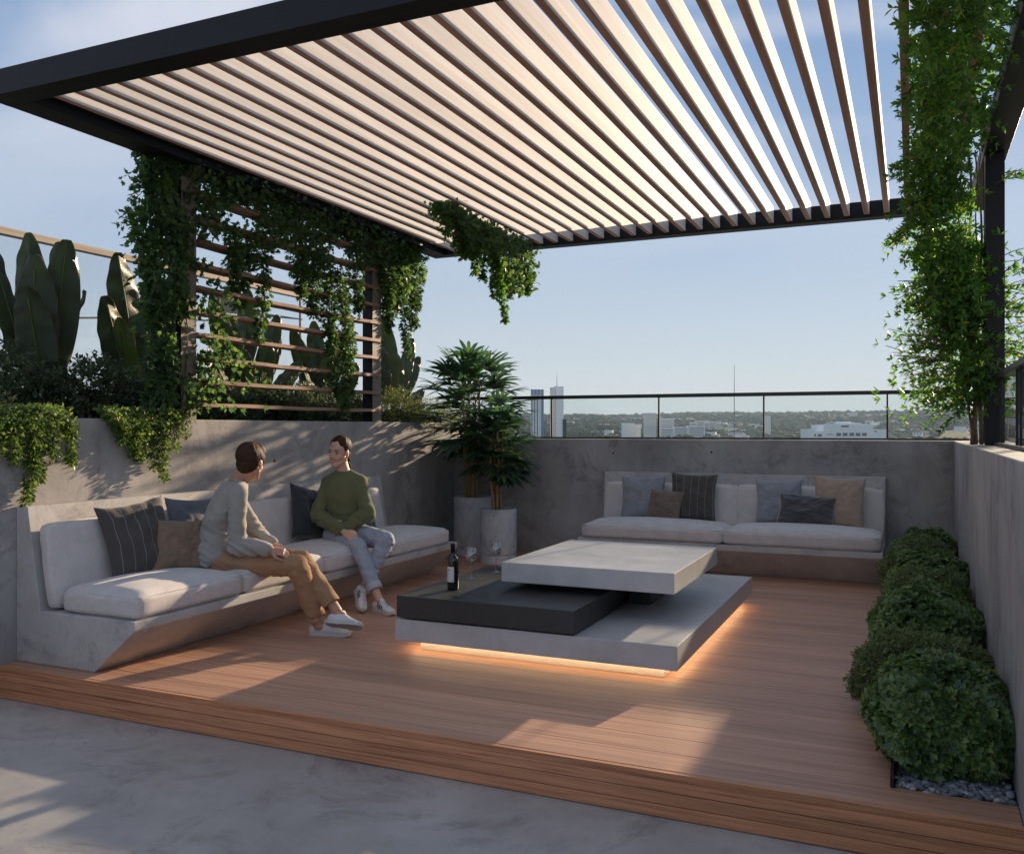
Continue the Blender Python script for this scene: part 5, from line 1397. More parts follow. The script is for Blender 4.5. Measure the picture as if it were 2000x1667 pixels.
def shoe(t, name, heel, toe, up, label=None, w=1.0, stripes=False, low=False):
    heel = Vector(heel); toe = Vector(toe); d = toe-heel; L_ = d.length; f = d.normalized(); u = Vector(up); u = (u-f*u.dot(f)).normalized(); s = f.cross(u).normalized()
    W = [(0.0, .020), (0.03, .029), (0.10, .0345), (0.25, .034), (0.42, .0335), (0.60, .042), (0.75, .0465), (0.88, .041), (0.96, .027), (1.0, .010)]
    out = [(q, x*w) for q, x in W]
    root = None
    # upper
    st = []
    T = [(0.0, .058), (0.03, .074), (0.10, .082), (0.22, .080), (0.34, .084), (0.46, .080), (0.58, .066), (0.70, .053), (0.82, .045), (0.92, .037), (0.985, .022)]
    for q, h in T:
        ww = np.interp(q, [a for a, b in out], [b for a, b in out])*0.93
        if 0.2 < q < 0.6: ww *= 0.93
        b_ = (h-.016)/2
        st.append((heel + f*(L_*(0.008+q*0.985)) + u*(.018+b_), s, u, ww, b_))
    upper = MB().loft(st, 28, 0, 2.35)
    up_o = obj(name, upper, M['shoe'], t, smooth=True)
    if label: up_o['label'] = label
    # sole: outline extruded
    n = 40; vs = []
    for lay, (h, k) in enumerate(((0.0, 0.97), (0.003, 1.0), (0.024, 1.0), (0.0265, 0.95))):
        for i in range(n):
            a = 2*PI*i/n; q = 0.5-0.5*math.cos(a); ww = np.interp(q, [x for x, _ in out], [y for _, y in out])*k
            side = 1 if math.sin(a) >= 0 else -1
            lift = 0.012*max(0, (q-0.8)/0.2)**2
            vs.append(heel + f*L_*(0.5+(q-0.5)*(k*0.5+0.5)) + s*side*ww*(abs(math.sin(a))**0.25 if (q < 0.02 or q > 0.98) else 1) + u*(h+lift))
    fs = [(l*n+i, l*n+(i+1) % n, (l+1)*n+(i+1) % n, (l+1)*n+i) for l in range(3) for i in range(n)] + [tuple(reversed(range(n))), tuple(range(3*n, 4*n))]
    ms = MB().add(vs, fs); ms.m[-2] = 1
    obj('sole', ms, [M['sole'], M['sole_under']], up_o)
    # laces and tongue
    lc = MB()
    for q in (0.46, 0.53, 0.60, 0.67):
        h = np.interp(q, [a for a, b in T], [b for a, b in T])+.003; c = heel+f*L_*q
        a_ = .019
        lc.chain([c+s*a_+u*(h-.009), c+s*a_*0.4+f*.004+u*(h), c-s*a_*0.4+f*.004+u*(h), c-s*a_+u*(h-.009)], [.0024]*4, 6)
    c = heel+f*L_*0.43; h = .084
    lc.chain([c, c+s*.015+u*(h+.002)], [.001, .0022], 6)
    for sg in (-1, 1):
        lc.chain([c+u*(h+.001), c+s*sg*.018+u*(h+.010)-f*.004, c+s*sg*.024+u*(h-.002)+f*.010], [.002, .0022, .002], 6)
    obj('laces', lc, M['sole'], up_o, smooth=True)
    tg = MB().loft([(heel+f*L_*0.50+u*.072, s, u+f*0.5, .017, .004), (heel+f*L_*0.40+u*.090, s, f, .020, .005), (heel+f*L_*0.355+u*.108, s, f, .017, .004)], 14)
    obj('tongue', tg, M['shoe'], up_o, smooth=True)
    if stripes:
        for sg in (-1, 1):
            for q in (0.34, 0.44, 0.54):
                ww = np.interp(q, [a for a, b in out], [b for a, b in out])*0.93*0.93; hh = np.interp(q, [a for a, b in T], [b for a, b in T])
                c = heel+f*L_*q; pts = []
                for k in range(6):
                    v = -0.75+1.45*k/5; x = ww*(max(0.0, 1-abs(v)**2.35))**(1/2.35); b_ = (hh-.016)/2
                    pts.append(c + f*(v*-.008) + u*(.018+b_+v*b_) + s*sg*(x+.0008))
                m_ = MB(); vs = []
                for p in pts: vs += [p-f*.0078, p+f*.0078]
                for p in pts: vs += [p-f*.0078-s*sg*.003, p+f*.0078-s*sg*.003]
                fs = [(2*k, 2*k+1, 2*k+3, 2*k+2) for k in range(5)] + [(12+2*k+2, 12+2*k+3, 12+2*k+1, 12+2*k) for k in range(5)] + [(2*k, 2*k+2, 14+2*k, 12+2*k) for k in range(5)] + [(2*k+3, 2*k+1, 13+2*k, 15+2*k) for k in range(5)]
                m_.add(vs, fs); obj('stripe', m_, M['stripe'], up_o)
    return up_o

def lerp(a, b, t): return Vector(a)*(1-t)+Vector(b)*t

# ================= man =================
man = thing('person', 'seated man seen from behind in a grey top, tan trousers and white shoes', 'person', (-4.33, 4.77, 0.45), 'people sitting on the left bench')
rT = Vector((0.62, -0.78, 0)); fT = Vector((0.78, 0.62, 0)); rP = Vector((0.20, -0.98, 0)); fP = Vector((0.98, 0.20, 0))
pel = Vector((-4.33, 4.775, 0.53)); nk = Vector((-4.195, 4.828, 1.056)); hd = Vector((-4.125, 4.850, 1.166))
shR, elR, wrR, knR = Vector((-4.105, 4.705, 0.968)), Vector((-4.105, 4.690, 0.615)), Vector((-3.872, 4.745, 0.598)), Vector((-3.795, 4.790, 0.580))
shL, elL, wrL, knL = Vector((-4.370, 4.930, 0.975)), Vector((-4.20, 5.01, 0.66)), Vector((-4.000, 4.935, 0.600)), Vector((-3.905, 4.885, 0.602))
hiR, kR, aR = Vector((-4.25, 4.705, 0.503)), Vector((-3.735, 4.850, 0.490)), Vector((-3.665, 4.978, 0.085))
hiL, kL, aL = Vector((-4.31, 4.865, 0.505)), Vector((-3.80, 4.985, 0.495)), Vector((-3.500, 4.965, 0.185))
hf = frame((-0.10, 0.98, -0.10), (0.06, 0, 1))
def torso_st(mb, add=0.0, cut=False):
    st = [(pel+Vector((0.01, 0, -.075)), rP, fP, .150+add, .120+add), (pel+Vector((0, 0, -.02)), rP, fP, .165+add, .125+add), (pel+Vector((-.012, 0, .075)), (rP+rT*.3), (fP+fT*.3), .152+add, .115+add),
          (pel+Vector((-.012, .002, .165)), rP+rT, fP+fT, .142+add, .108+add), (Vector((-4.315, 4.785, .79)), rT+rP*.4, fT, .158+add, .112+add), (Vector((-4.285, 4.80, .88)), rT, fT, .172+add, .115+add),
          (Vector((-4.255, 4.812, .965)), rT, fT+Vector((0, 0, -.15)), .172+add, .098+add), (Vector((-4.232, 4.820, 1.015)), rT, fT+Vector((0, 0, -.2)), .118+add, .078+add), (Vector((-4.212, 4.824, 1.045)), rT, fT, .072+add*.5, .064+add*.5)]
    mb.loft(st[2:] if cut else st, 28, 0, 2.2)
mb = MB(); torso_st(mb, -.014)
head_parts(mb, hd, hf, nk+Vector((-.02, 0, -.02)))
mb.chain([shR, elR, wrR], [.050, .040, .027]); mb.chain([shL, elL, wrL], [.050, .040, .027])
mb.chain([hiR, kR, aR], [.082, .052, .036]); mb.chain([hiL, kL, aL], [.082, .052, .036])
hand(mb, wrR, knR, (.05, -.60, .85), +1, (24, 38, 26)); hand(mb, wrL, knL, (.1, .2, 1), -1, (22, 34, 24))
mb.ellipsoid(aR+Vector((.01, 0, -.02)), (.045, .034, .034)); mb.ellipsoid(aL+Vector((.01, 0, -.02)), (.045, .034, .034))
bd = remeshed('body', mb, 0.0042, 2, M['skin_m'], man)
face_extras(man, bd, hd, hf, M['hair_m'])
# hair
r_, f_, u_ = hf; Rh = Matrix((r_, f_, u_)).transposed()
def HP(c, fr, a, b, d): return Vector(c)+(fr[0]*a+fr[1]*b+fr[2]*d)*HS
def HE(mb, fr, hd, p, r): mb.ellipsoid(HP(hd, fr, *p), tuple(x*HS for x in r), Matrix(fr).transposed(), 24, 14)
mb = MB()
HE(mb, hf, hd, (0, -.024, .046), (.082, .100, .088)); HE(mb, hf, hd, (0, -.042, -.012), (.069, .062, .068)); HE(mb, hf, hd, (0, -.052, -.036), (.056, .046, .044))
HE(mb, hf, hd, (.010, .028, .086), (.060, .058, .046)); HE(mb, hf, hd, (.040, .040, .070), (.034, .038, .036))
for s in (-1, 1): HE(mb, hf, hd, (s*.066, .010, .026), (.016, .044, .044))
def hair_disp(c, fr, amp, whorl):
    c = Vector(c)
    def d(p, n):
        q = p-c; a = q.dot(fr[0]); b = q.dot(fr[1]); e = q.dot(fr[2])
        ph = math.atan2(a-whorl[0], b-whorl[1])
        return amp*(noise.noise(Vector((ph*9, e*14, 0)))*1.0 + noise.noise(Vector((ph*26, e*9, 4)))*0.6 + noise.noise(Vector((a*40, b*40, e*24)))*0.5)
    return d
mb.v = [tuple(hd+hf[2]*.02+(Vector(v)-hd-hf[2]*.02)*0.955) for v in mb.v]
remeshed('hair', mb, 0.0042, 7, M['hair_m'], man, hair_disp(hd, hf, .0034, (.02, -.06)))
# sweater
def fold_top(p, n):
    w = max(0, min(1, (0.80-p.z)/0.22)); e = max(0, 1-(p-elR).length/0.16)+max(0, 1-(p-elL).length/0.16)
    arm = max(0, 1-min((p-lerp(elR, wrR, .5)).length, (p-lerp(shR, elR, .5)).length)/0.15)
    pit = max(0, 1-(p-Vector((-4.20, 4.70, .84))).length/0.14)
    d = ridged(p+Vector((0, 0, (p.x+4.3)*0.5)), (5, 5, 22))*0.017*w + ridged(p, (11, 11, 22))*0.014*min(1, e) + ridged(p, (8, 8, 17))*0.010*arm + ridged(p, (8, 8, 14))*0.013*pit
    return d + noise.noise(p*8)*0.003 - 0.003
mb = MB(); torso_st(mb, .012, True)
mb.chain([lerp(shR, nk, .55)-Vector((0,0,.010)), shR, lerp(shR, elR, .5), elR, lerp(elR, wrR, .55), lerp(elR, wrR, .88)], [.054, .066, .057, .054, .047, .040], 16)
mb.chain([lerp(shL, nk, .55)-Vector((0,0,.010)), shL, lerp(shL, elL, .5), elL, lerp(elL, wrL, .55), lerp(elL, wrL, .88)], [.054, .066, .057, .054, .047, .040], 16)
mb.loft([(pel+Vector((-.006, 0, -.058)), rP, fP+Vector((0, 0, .45)), .188, .155), (pel+Vector((-.004, 0, -.01)), rP, fP+Vector((0, 0, .3)), .196, .162), (pel+Vector((-.008, 0, .05)), rP, fP, .182, .142), (pel+Vector((-.012, 0, .10)), rP, fP, .168, .130)], 28)
sw = remeshed('sweater', mb, 0.006, 4, M['sweat_g'], man, fold_top)
cl = MB(); ring = []
for i in range(25):
    a = 2*PI*i/24; ring.append(nk + Vector((-.014, -.004, -.012)) + rT*.066*math.cos(a) + fT*.062*math.sin(a) + Vector((0, 0, -.016*math.sin(a))))
obj('collar', cl.tube(ring, .0065, 8, cap=False), M['sweat_g'], sw, smooth=True, recalc=False)
# trousers
def fold_leg(K):
    def d(p, n):
        e = sum(max(0, 1-(p-k).length/0.17) for k in K)
        return ridged(p+Vector((0, 0, (p.x)*0.4)), (6, 10, 16))*0.008 + ridged(p, (14, 14, 20))*0.012*min(1, e) - .006
    return d
mb = MB(); mb.loft([(pel+Vector((.02, 0, -.085)), rP, fP, .150, .122), (pel+Vector((.01, 0, -.050)), rP, fP, .158, .126), (pel+Vector((0, 0, -.015)), rP, fP, .145, .112)], 28, 0, 2.3)
mb.chain([hiR, lerp(hiR, kR, .5), kR, lerp(kR, aR, .4), lerp(kR, aR, .80), lerp(kR, aR, 1.05)], [.090, .086, .074, .068, .064, .066], 18)
mb.chain([hiL, lerp(hiL, kL, .5), kL, lerp(kL, aL, .4), lerp(kL, aL, .75), lerp(kL, aL, 1.0)], [.090, .086, .072, .066, .060, .062], 18)
remeshed('trousers', mb, 0.006, 4, M['chino'], man, fold_leg([kR+Vector((-.05, 0, -.05)), kL+Vector((-.05, 0, -.05)), hiR, aR+Vector((0, 0, .1))]), cuts=[(lerp(kR, aR, .93), (aR-kR), .13), (lerp(kL, aL, .88), (aL-kL), .13)])
shoe(man, 'shoe', (-3.722, 4.972, 0.001), (-3.428, 5.040, 0.001), (0, 0, 1), 'white shoe flat on the deck')
shoe(man, 'shoe', (-3.548, 4.915, 0.096), (-3.262, 4.900, 0.100), (-0.05, 0.62, 0.80), 'white shoe crossed over the other, its grey sole showing')

# ================= woman =================
wom = thing('person', 'smiling woman with tied back hair in olive green sweatshirt, pale jeans and striped white trainers', 'person', (-4.25, 6.15, 0.45), 'people sitting on the left bench')
rT = Vector((-.97, -.24, 0)); fT = Vector((.24, -.97, 0)); rP = Vector((-.62, -.78, 0)); fP = Vector((.78, -.62, 0))
pel = Vector((-4.25, 6.15, 0.535)); nk = Vector((-4.292, 6.185, 1.065)); hd = Vector((-4.305, 6.140, 1.200))
shR, elR, wrR, knR = Vector((-4.412, 6.150, 0.955)), Vector((-4.425, 6.010, 0.695)), Vector((-4.105, 5.918, 0.582)), Vector((-4.020, 5.888, 0.556))
shL, elL, wrL, knL = Vector((-4.150, 6.215, 0.958)), Vector((-4.015, 6.120, 0.710)), Vector((-4.120, 5.985, 0.612)), Vector((-4.195, 5.950, 0.590))
hiR, kR, aR = Vector((-4.315, 6.09, 0.525)), Vector((-3.945, 5.888, 0.470)), Vector((-3.700, 5.800, 0.095))
hiL, kL, aL = Vector((-4.175, 6.17, 0.530)), Vector((-3.775, 6.025, 0.520)), Vector((-3.880, 5.885, 0.190))
hf = frame((0.06, -0.99, -0.06), (0.05, 0, 1))
def torso_w(mb, add=0.0, cut=False):
    st = [(pel+Vector((0, 0, -.075)), rP, fP, .140+add, .115+add), (pel+Vector((0, 0, -.02)), rP, fP, .158+add, .120+add), (pel+Vector((0, .004, .075)), rP+rT, fP+fT, .130+add, .100+add),
          (pel+Vector((-.006, .008, .15)), rT, fT, .122+add, .094+add), (Vector((-4.262, 6.160, .78)), rT, fT, .136+add, .104+add), (Vector((-4.270, 6.160, .85)), rT, fT, .148+add, .116+add),
          (Vector((-4.280, 6.172, .945)), rT, fT, .150+add, .096+add), (Vector((-4.288, 6.182, 1.003)), rT, fT, .122+add, .076+add), (Vector((-4.292, 6.185, 1.040)), rT, fT, .066+add*.4, .056+add*.4)]
    mb.loft(st[2:] if cut else st, 28, 0, 2.15)
mb = MB(); torso_w(mb, -.014)
head_parts(mb, hd, hf, nk+Vector((0, .004, -.03)), True)
mb.chain([shR, elR, wrR], [.044, .035, .023]); mb.chain([shL, elL, wrL], [.044, .035, .023])
mb.chain([hiR, kR, lerp(kR, aR, .5), aR], [.076, .048, .042, .030]); mb.chain([hiL, kL, lerp(kL, aL, .5), aL], [.076, .048, .042, .030])
mb.chain([aL, aL+Vector((-.02, .00, -.03))], [.031, .030])
hand(mb, wrR, knR, (.35, -.60, .75), -1, (12, 20, 14), 1.02, .16); hand(mb, wrL, knL, (-.1, -.2, 1), 1, (20, 30, 20), 0.9)
bd = remeshed('body', mb, 0.0040, 2, M['skin_w'], wom)
face_extras(wom, bd, hd, hf, M['hair_w'], True, True)
r_, f_, u_ = hf; Rh = Matrix((r_, f_, u_)).transposed()
mb = MB()
HE(mb, hf, hd, (0, -.025, .046), (.0765, .0935, .0845)); HE(mb, hf, hd, (0, -.058, -.004), (.056, .048, .062)); HE(mb, hf, hd, (0, -.110, -.012), (.022, .022, .022))
HE(mb, hf, hd, (0, .004, .084), (.052, .044, .036))
remeshed('hair', mb, 0.0042, 8, M['hair_w'], wom, hair_disp(hd, hf, .0026, (0, -.105)))
pt = MB(); q0 = HP(hd, hf, 0, -.115, -.018); 
for i in range(9):
    t = i/8; c = q0 + Vector((.034*math.sin(t*1.9), .012*t, -.190*t)) + f_*(.03*math.sin(t*3)); 
    pt.ellipsoid(c + r_*(.006*(1 if i % 2 else -1)), (.027-.013*t, .023-.011*t, .019), Rh, 12, 8)
ht = remeshed('ponytail', pt, 0.0035, 1, M['hair_w'], wom, lambda p, n: noise.noise(Vector((p.x*90, p.y*90, p.z*30)))*.0015)
obj('hair_tie', MB().tube([q0+Vector((.013*math.cos(a*PI/6), .013*math.sin(a*PI/6), -.002)) for a in range(13)], .004, 6, cap=False), M['stripe'], wom, smooth=True, recalc=False)
for s in (-1, 1): obj('earring', MB().ellipsoid(HP(hd, hf, s*.076, .000, -.036), (.003, .003, .003), Rh, 8, 6), M['sole'], wom, smooth=True)
def fold_w(p, n):
    w = max(0, min(1, (0.76-p.z)/0.16)); e = max(0, 1-(p-elR).length/0.17)+max(0, 1-(p-elL).length/0.17)+max(0, 1-(p-lerp(elR, wrR, .7)).length/.12)
    return ridged(p+Vector((0, 0, (p.x+4.3)**2*1.5)), (6, 6, 20))*0.018*w + ridged(p, (11, 11, 20))*0.014*min(1, e) + ridged(p, (6, 6, 8))*.008 - .003
mb = MB(); torso_w(mb, .022, True)
mb.chain([lerp(shR, nk, .55)-Vector((0,0,.012)), shR, lerp(shR, elR, .5), elR, lerp(elR, wrR, .5), lerp(elR, wrR, .76), lerp(elR, wrR, .88)], [.048, .060, .056, .056, .050, .040, .034], 16)
mb.chain([lerp(shL, nk, .55)-Vector((0,0,.012)), shL, lerp(shL, elL, .5), elL, lerp(elL, wrL, .5), lerp(elL, wrL, .80), lerp(elL, wrL, .93)], [.048, .060, .056, .056, .052, .042, .036], 16)
mb.loft([(pel+Vector((0, 0, .050)), rP+rT, fP+fT, .160, .128), (pel+Vector((0, 0, .085)), rP+rT, fP+fT, .172, .142), (pel+Vector((0, 0, .14)), rT, fT, .150, .122)], 28)
sw = remeshed('sweatshirt', mb, 0.006, 4, M['sweat_o'], wom, fold_w)
ring = []
for i in range(29):
    a = 2*PI*i/28; ring.append(Vector((-4.292, 6.180, 1.042)) + rT*.062*math.cos(a) + fT*.058*math.sin(a) + Vector((0, 0, -.020*math.sin(a))))
obj('collar', MB().tube(ring, .0075, 8, cap=False), M['sweat_o'], sw, smooth=True, recalc=False)
for (a, b) in ((elR, wrR), (elL, wrL)):
    obj('cuff', MB().cap(lerp(a, b, .82), .0370, lerp(a, b, .92), .032, 18), M['sweat_o'], sw, smooth=True)
mb = MB(); mb.loft([(pel+Vector((.01, 0, -.085)), rP, fP, .140, .118), (pel+Vector((0, 0, -.03)), rP, fP, .165, .130), (pel+Vector((0, 0, .060)), rP, fP, .150, .120)], 28, 0, 2.3)
eR = lerp(kR, aR, .74); eL = lerp(kL, aL, .66)
mb.chain([hiR, lerp(hiR, kR, .5), kR, lerp(kR, aR, .35), eR], [.094, .084, .067, .060, .054], 18)
mb.chain([hiL, lerp(hiL, kL, .5), kL, lerp(kL, aL, .35), eL], [.094, .084, .068, .060, .054], 18)
jn = remeshed('jeans', mb, 0.006, 4, M['jeans'], wom, fold_leg([kR+Vector((-.05, .02, -.05)), kL+Vector((-.03, 0, -.06)), hiR, hiL]))
for k_, a_, e_ in ((kR, aR, .70), (kL, aL, .64)):
    p0 = lerp(k_, a_, e_); p1 = lerp(k_, a_, e_+.12); ax = (p1-p0).normalized(); s_ = ax.orthogonal().normalized(); w_ = ax.cross(s_)
    m_ = MB(); prof = [(.052, 0), (.060, .0), (.0615, .25), (.0605, 1.0), (.056, 1.03), (.050, 1.0), (.048, .6)]
    vs = []; n = 28
    for rr_, h_ in prof:
        for j in range(n):
            a = 2*PI*j/n; k = rr_*(1+.04*math.sin(3*a))
            vs.append(p0 + (p1-p0)*h_ + s_*k*math.cos(a) + w_*k*math.sin(a))
    fs = [(i*n+j, i*n+(j+1) % n, (i+1)*n+(j+1) % n, (i+1)*n+j) for i in range(len(prof)-1) for j in range(n)]
    m_.add(vs, fs); obj('turn_up', m_, M['jeans_in'], jn, smooth=True)
shoe(wom, 'shoe', (-3.760, 5.828, 0.001), (-3.520, 5.722, 0.001), (0, 0, 1), 'white trainer flat on the deck', 0.92, True)
shoe(wom, 'shoe', (-3.950, 5.862, 0.130), (-3.790, 5.700, 0.004), (0.62, -0.05, 0.75), 'white trainer resting on its toe', 0.92, True)
# ------------------------------------------------------------------ the city and hills beyond the parapet
def terr_z(x, y):
    d = math.hypot(x, y)
    a = math.atan2(x, y)
    base = -60.0
    t = max(0.0, min(1.0, (d-1300)/7200)); t = t*t*(3-2*t)
    z = base + (168+10*math.sin(a*9+1.0)+8*math.sin(a*23))*t
    z += (noise.noise(Vector((x/900, y/900, 0)))*14 + noise.noise(Vector((x/300, y/300, 3)))*9)*min(1, d/1800)*(0.35+t)
    return z
def build_terrain():
    na, nr = 420, 190
    vs = []; fs = []
    a0, a1 = math.radians(-72), math.radians(62)
    rs = [150*(11500/150)**(i/(nr-1)) for i in range(nr)]
    for i, r in enumerate(rs):
        for j in range(na+1):
            a = a0+(a1-a0)*j/na; x, y = r*math.sin(a), r*math.cos(a)
            z = terr_z(x, y)
            if r > 900:    # tree canopy relief, coarser than a crown only where crowns cannot be told apart
                z += abs(noise.noise(Vector((x/60, y/60, 7))))*9 + noise.noise(Vector((x/27, y/27, 1)))*4.0
            vs.append((x, y, z if i else z-2))
    for i in range(nr-1):
        for j in range(na):
            k = i*(na+1)+j; fs.append((k, k+1, k+na+2, k+na+1))
    me = bpy.data.meshes.new('hills'); me.from_pydata(vs, [], fs)
    m, nt, b = new_mat('wooded_ground')
    v = coords(nt)
    n1 = noise_n(nt, v, 0.012, 8, 0.7); n2 = noise_n(nt, v, 0.05, 6, 0.7); n3 = noise_n(nt, v, 0.0022, 4, 0.5)
    c = ramp(nt, n2, [(0.36, (0.010, 0.024, 0.014)), (0.5, (0.028, 0.050, 0.028)), (0.66, (0.070, 0.095, 0.045))])
    c2 = ramp(nt, n1, [(0.35, (0.7, 0.75, 0.7)), (0.6, (1.2, 1.15, 1.0))])
    c = mixc(nt, 0.8, c, c2, 'MULTIPLY')
    # dry clearings and roofs too small to tell apart
    vo = N(nt, 'ShaderNodeTexVoronoi'); vo.inputs['Scale'].default_value = 0.028; nt.links.new(v, vo.inputs['Vector'])
    lt = N(nt, 'ShaderNodeMath', operation='LESS_THAN'); lt.inputs[1].default_value = 0.20; nt.links.new(vo.outputs['Distance'], lt.inputs[0])
    gt = N(nt, 'ShaderNodeMath', operation='GREATER_THAN'); gt.inputs[1].default_value = 0.50; nt.links.new(n3, gt.inputs[0])
    mu = N(nt, 'ShaderNodeMath', operation='MULTIPLY'); nt.links.new(lt.outputs[0], mu.inputs[0]); nt.links.new(gt.outputs[0], mu.inputs[1])
    m4 = N(nt, 'ShaderNodeMath', operation='MULTIPLY'); m4.inputs[1].default_value = 0.45; nt.links.new(mu.outputs[0], m4.inputs[0])
    rc = ramp(nt, vo.outputs['Color'], [(0.2, (0.45, 0.42, 0.38)), (0.6, (0.36, 0.26, 0.20)), (0.9, (0.5, 0.49, 0.47))])
    c = mixc(nt, m4.outputs[0], c, rc)
    nt.links.new(c, b.inputs['Base Color']); b.inputs['Roughness'].default_value = 0.95; b.inputs['Specular IOR Level'].default_value = 0.05
    tag(obj('hills', me, m, None, smooth=True), kind='structure')
build_terrain()

M['white_paint'] = plain('white_render', (0.86, 0.86, 0.86), 0.8, 0, 0.3, 0.03, 0.2, 0)
M['off_white'] = plain('cream_render', (0.74, 0.71, 0.66), 0.8, 0, 0.3, 0.06, 0.2, 0)
M['window'] = plain('far_window', (0.06, 0.075, 0.09), 0.2, 0, 0.6, 0.1, 0.5, 0)
M['blue_glass'] = plain('blue_curtain_wall', (0.14, 0.24, 0.33), 0.15, 0, 0.8, 0.12, 0.3, 0)
M['dark_clad'] = plain('dark_cladding', (0.07, 0.075, 0.095), 0.6, 0, 0.3, 0.1, 0.3, 0)
M['tile'] = plain('red_tile', (0.36, 0.17, 0.11), 0.8, 0, 0.2, 0.15, 1, 0)
M['crown_g'] = plain('far_tree_green', (0.045, 0.065, 0.026), 0.95, 0, 0.05, 0.35, 0.25, 0)
M['crown_o'] = plain('far_tree_dry', (0.18, 0.085, 0.035), 0.95, 0, 0.05, 0.3, 0.25, 0)

def local_frame(p, q):
    p = Vector((p[0], p[1], 0)); q = Vector((q[0], q[1], 0)); t = (q-p).normalized(); n = Vector((t.y, -t.x, 0))   # n looks back at us
    if n.dot(p) > 0: n = -n
    return p, q, t, n
def block(mb, p, t, n, w, dep, z0, z1, off=0.0, m=0):
    """box whose near face starts at p, runs w along t and dep away from us"""
    a = p + t*off - n*0; c = a + t*(w/2) - n*(dep/2)
    mb.obox((c.x, c.y, (z0+z1)/2), t*(w/2), n*(dep/2), Vector((0, 0, (z1-z0)/2)), m)
def windows(parent, p, t, n, cells, mat='window', proud=0.12, name='window'):
    o = None; 
    for (s0, s1, z0, z1) in cells:
        c = p + t*((s0+s1)/2) + n*(proud*0.5)
        obj(name, MB().obox((c.x, c.y, (z0+z1)/2), t*((s1-s0)/2), n*(proud*0.5), Vector((0, 0, (z1-z0)/2))), M[mat], parent)

# striped glass tower
p, q, t, n = local_frame((-427.33, 1013.87), (-412.93, 1020.30))
T = thing('tower', 'pale office tower with vertical dark stripes and a blue glass corner', 'tower', (p.x, p.y, -60))
m_ = MB(); block(m_, p, t, n, 15.8, 16, -58, 42); obj('wall', m_, M['white_paint'], T)
m_ = MB(); block(m_, p, t, n, 15.8, 15.5, 42.02, 49.3, 0); obj('glass_crown', m_, M['blue_glass'], T)
for s0 in (0.9, 4.2, 7.6): windows(T, p, t, n, [(s0, s0+0.75, -50, 41.9)], 'dark_clad', 0.3, 'window_strip')
windows(T, p, t, n, [(12.6, 15.7, -50, 41.8)], 'blue_glass', 0.25, 'glass_corner')
for s0 in (3.5, 7.3, 11.6): windows(T, p, t, n, [(s0, s0+.4, 42.1, 49.2)], 'white_paint', 0.3, 'mullion')
# twin white tower with antenna
p, q, t, n = local_frame((-442.3, 1116.7), (-426.0, 1124.0))
T = thing('tower', 'slim white tower with a thin antenna, right of the striped tower', 'tower', (p.x, p.y, -60))
m_ = MB(); block(m_, p, t, n, 5.0, 14, -58, 56.4); obj('wall', m_, M['off_white'], T)
m_ = MB(); block(m_, p, t, n, 12.6, 15, -58, 57.8, 5.15); obj('wall', m_, M['white_paint'], T)
windows(T, p, t, n, [(6.3, 6.7, -50, 56)], 'dark_clad', 0.2, 'window_strip')
c = p+t*9-n*5; obj('antenna', MB().tube([(c.x, c.y, 57.8), (c.x, c.y, 68), (c.x, c.y, 76)], [0.45, 0.3, 0.12], 6), M['dark_clad'], T)
p, q, t, n = local_frame((-357.6, 935.5), (-351.4, 938.2))
T = thing('tower', 'narrow dark slab building beside the foot of the white tower', 'building', (p.x, p.y, -60))
m_ = MB(); block(m_, p, t, n, 1.6, 10, -58, 12.2); obj('wall', m_, M['white_paint'], T)
m_ = MB(); block(m_, p, t, n, 4.2, 10, -58, 11.6, 1.65); obj('wall', m_, M['dark_clad'], T)

def slab(label, p0, q0, parts, mat='white_paint', floors=None, cat_='building', dep=30, zbase=-60):
    p, q, t, n = local_frame(p0, q0); W = (q-p).length
    T = thing('building', label, cat_, (p.x, p.y, zbase))
    for (s0, s1, z1, dz) in parts:
        m_ = MB(); block(m_, p, t, n, (s1-s0)*W, dep+dz, zbase, z1, s0*W); obj('wall', m_, M[mat], T)
        if floors:
            z = z1-floors*0.8
            k = 0
            while z > z1-floors*5 and k < 5:
                windows(T, p, t, n, [((s0+0.02)*W, (s1-0.02)*W, z-floors*0.38, z)], 'window', 0.5, 'window_band'); z -= floors; k += 1
    return T
slab('white block of two heights on the wooded slope, left of the middle glass pane', (-766.4, 2505.3), (-718, 2526.8), [(0, .66, 16, 0), (.665, 1, 12, 4)])
slab('tall white apartment block standing on the long white building', (-768.1, 2942.6), (-726, 2961.5), [(0, 1, 34, 0)], floors=7)
slab('long white institutional building with stepped roofs below the apartment blocks', (-716.9, 2746.4), (-590, 2803.1), [(0, .3, 3, 0), (.305, .62, 6, 2), (.625, 1, 9, 4)], floors=6)
slab('wide cream apartment block with a broken roofline', (-741.2, 3283.2), (-640.0, 3328.3), [(0, .18, 24, 0), (.185, .42, 29, 3), (.425, .6, 24, 5), (.605, .8, 27, 2), (.805, 1, 21, 0)], 'off_white', floors=8)
slab('beige block standing in for a reflection in the middle glass panes', (-679.3, 2434.6), (-650.5, 2447.5), [(0, 1, 44, 0)], 'off_white')  # solid block added in place of a beige reflection on the glass
slab('small beige tower far behind the middle of the railing', (-447.7, 3085.7), (-430, 3093.0), [(0, 1, 44, 0)], 'off_white')
slab('pink brick tower at the far left of the glass, behind the palm', (-915.0, 1930.0), (-880, 1946.0), [(0, 1, -8, 0)], 'tile')

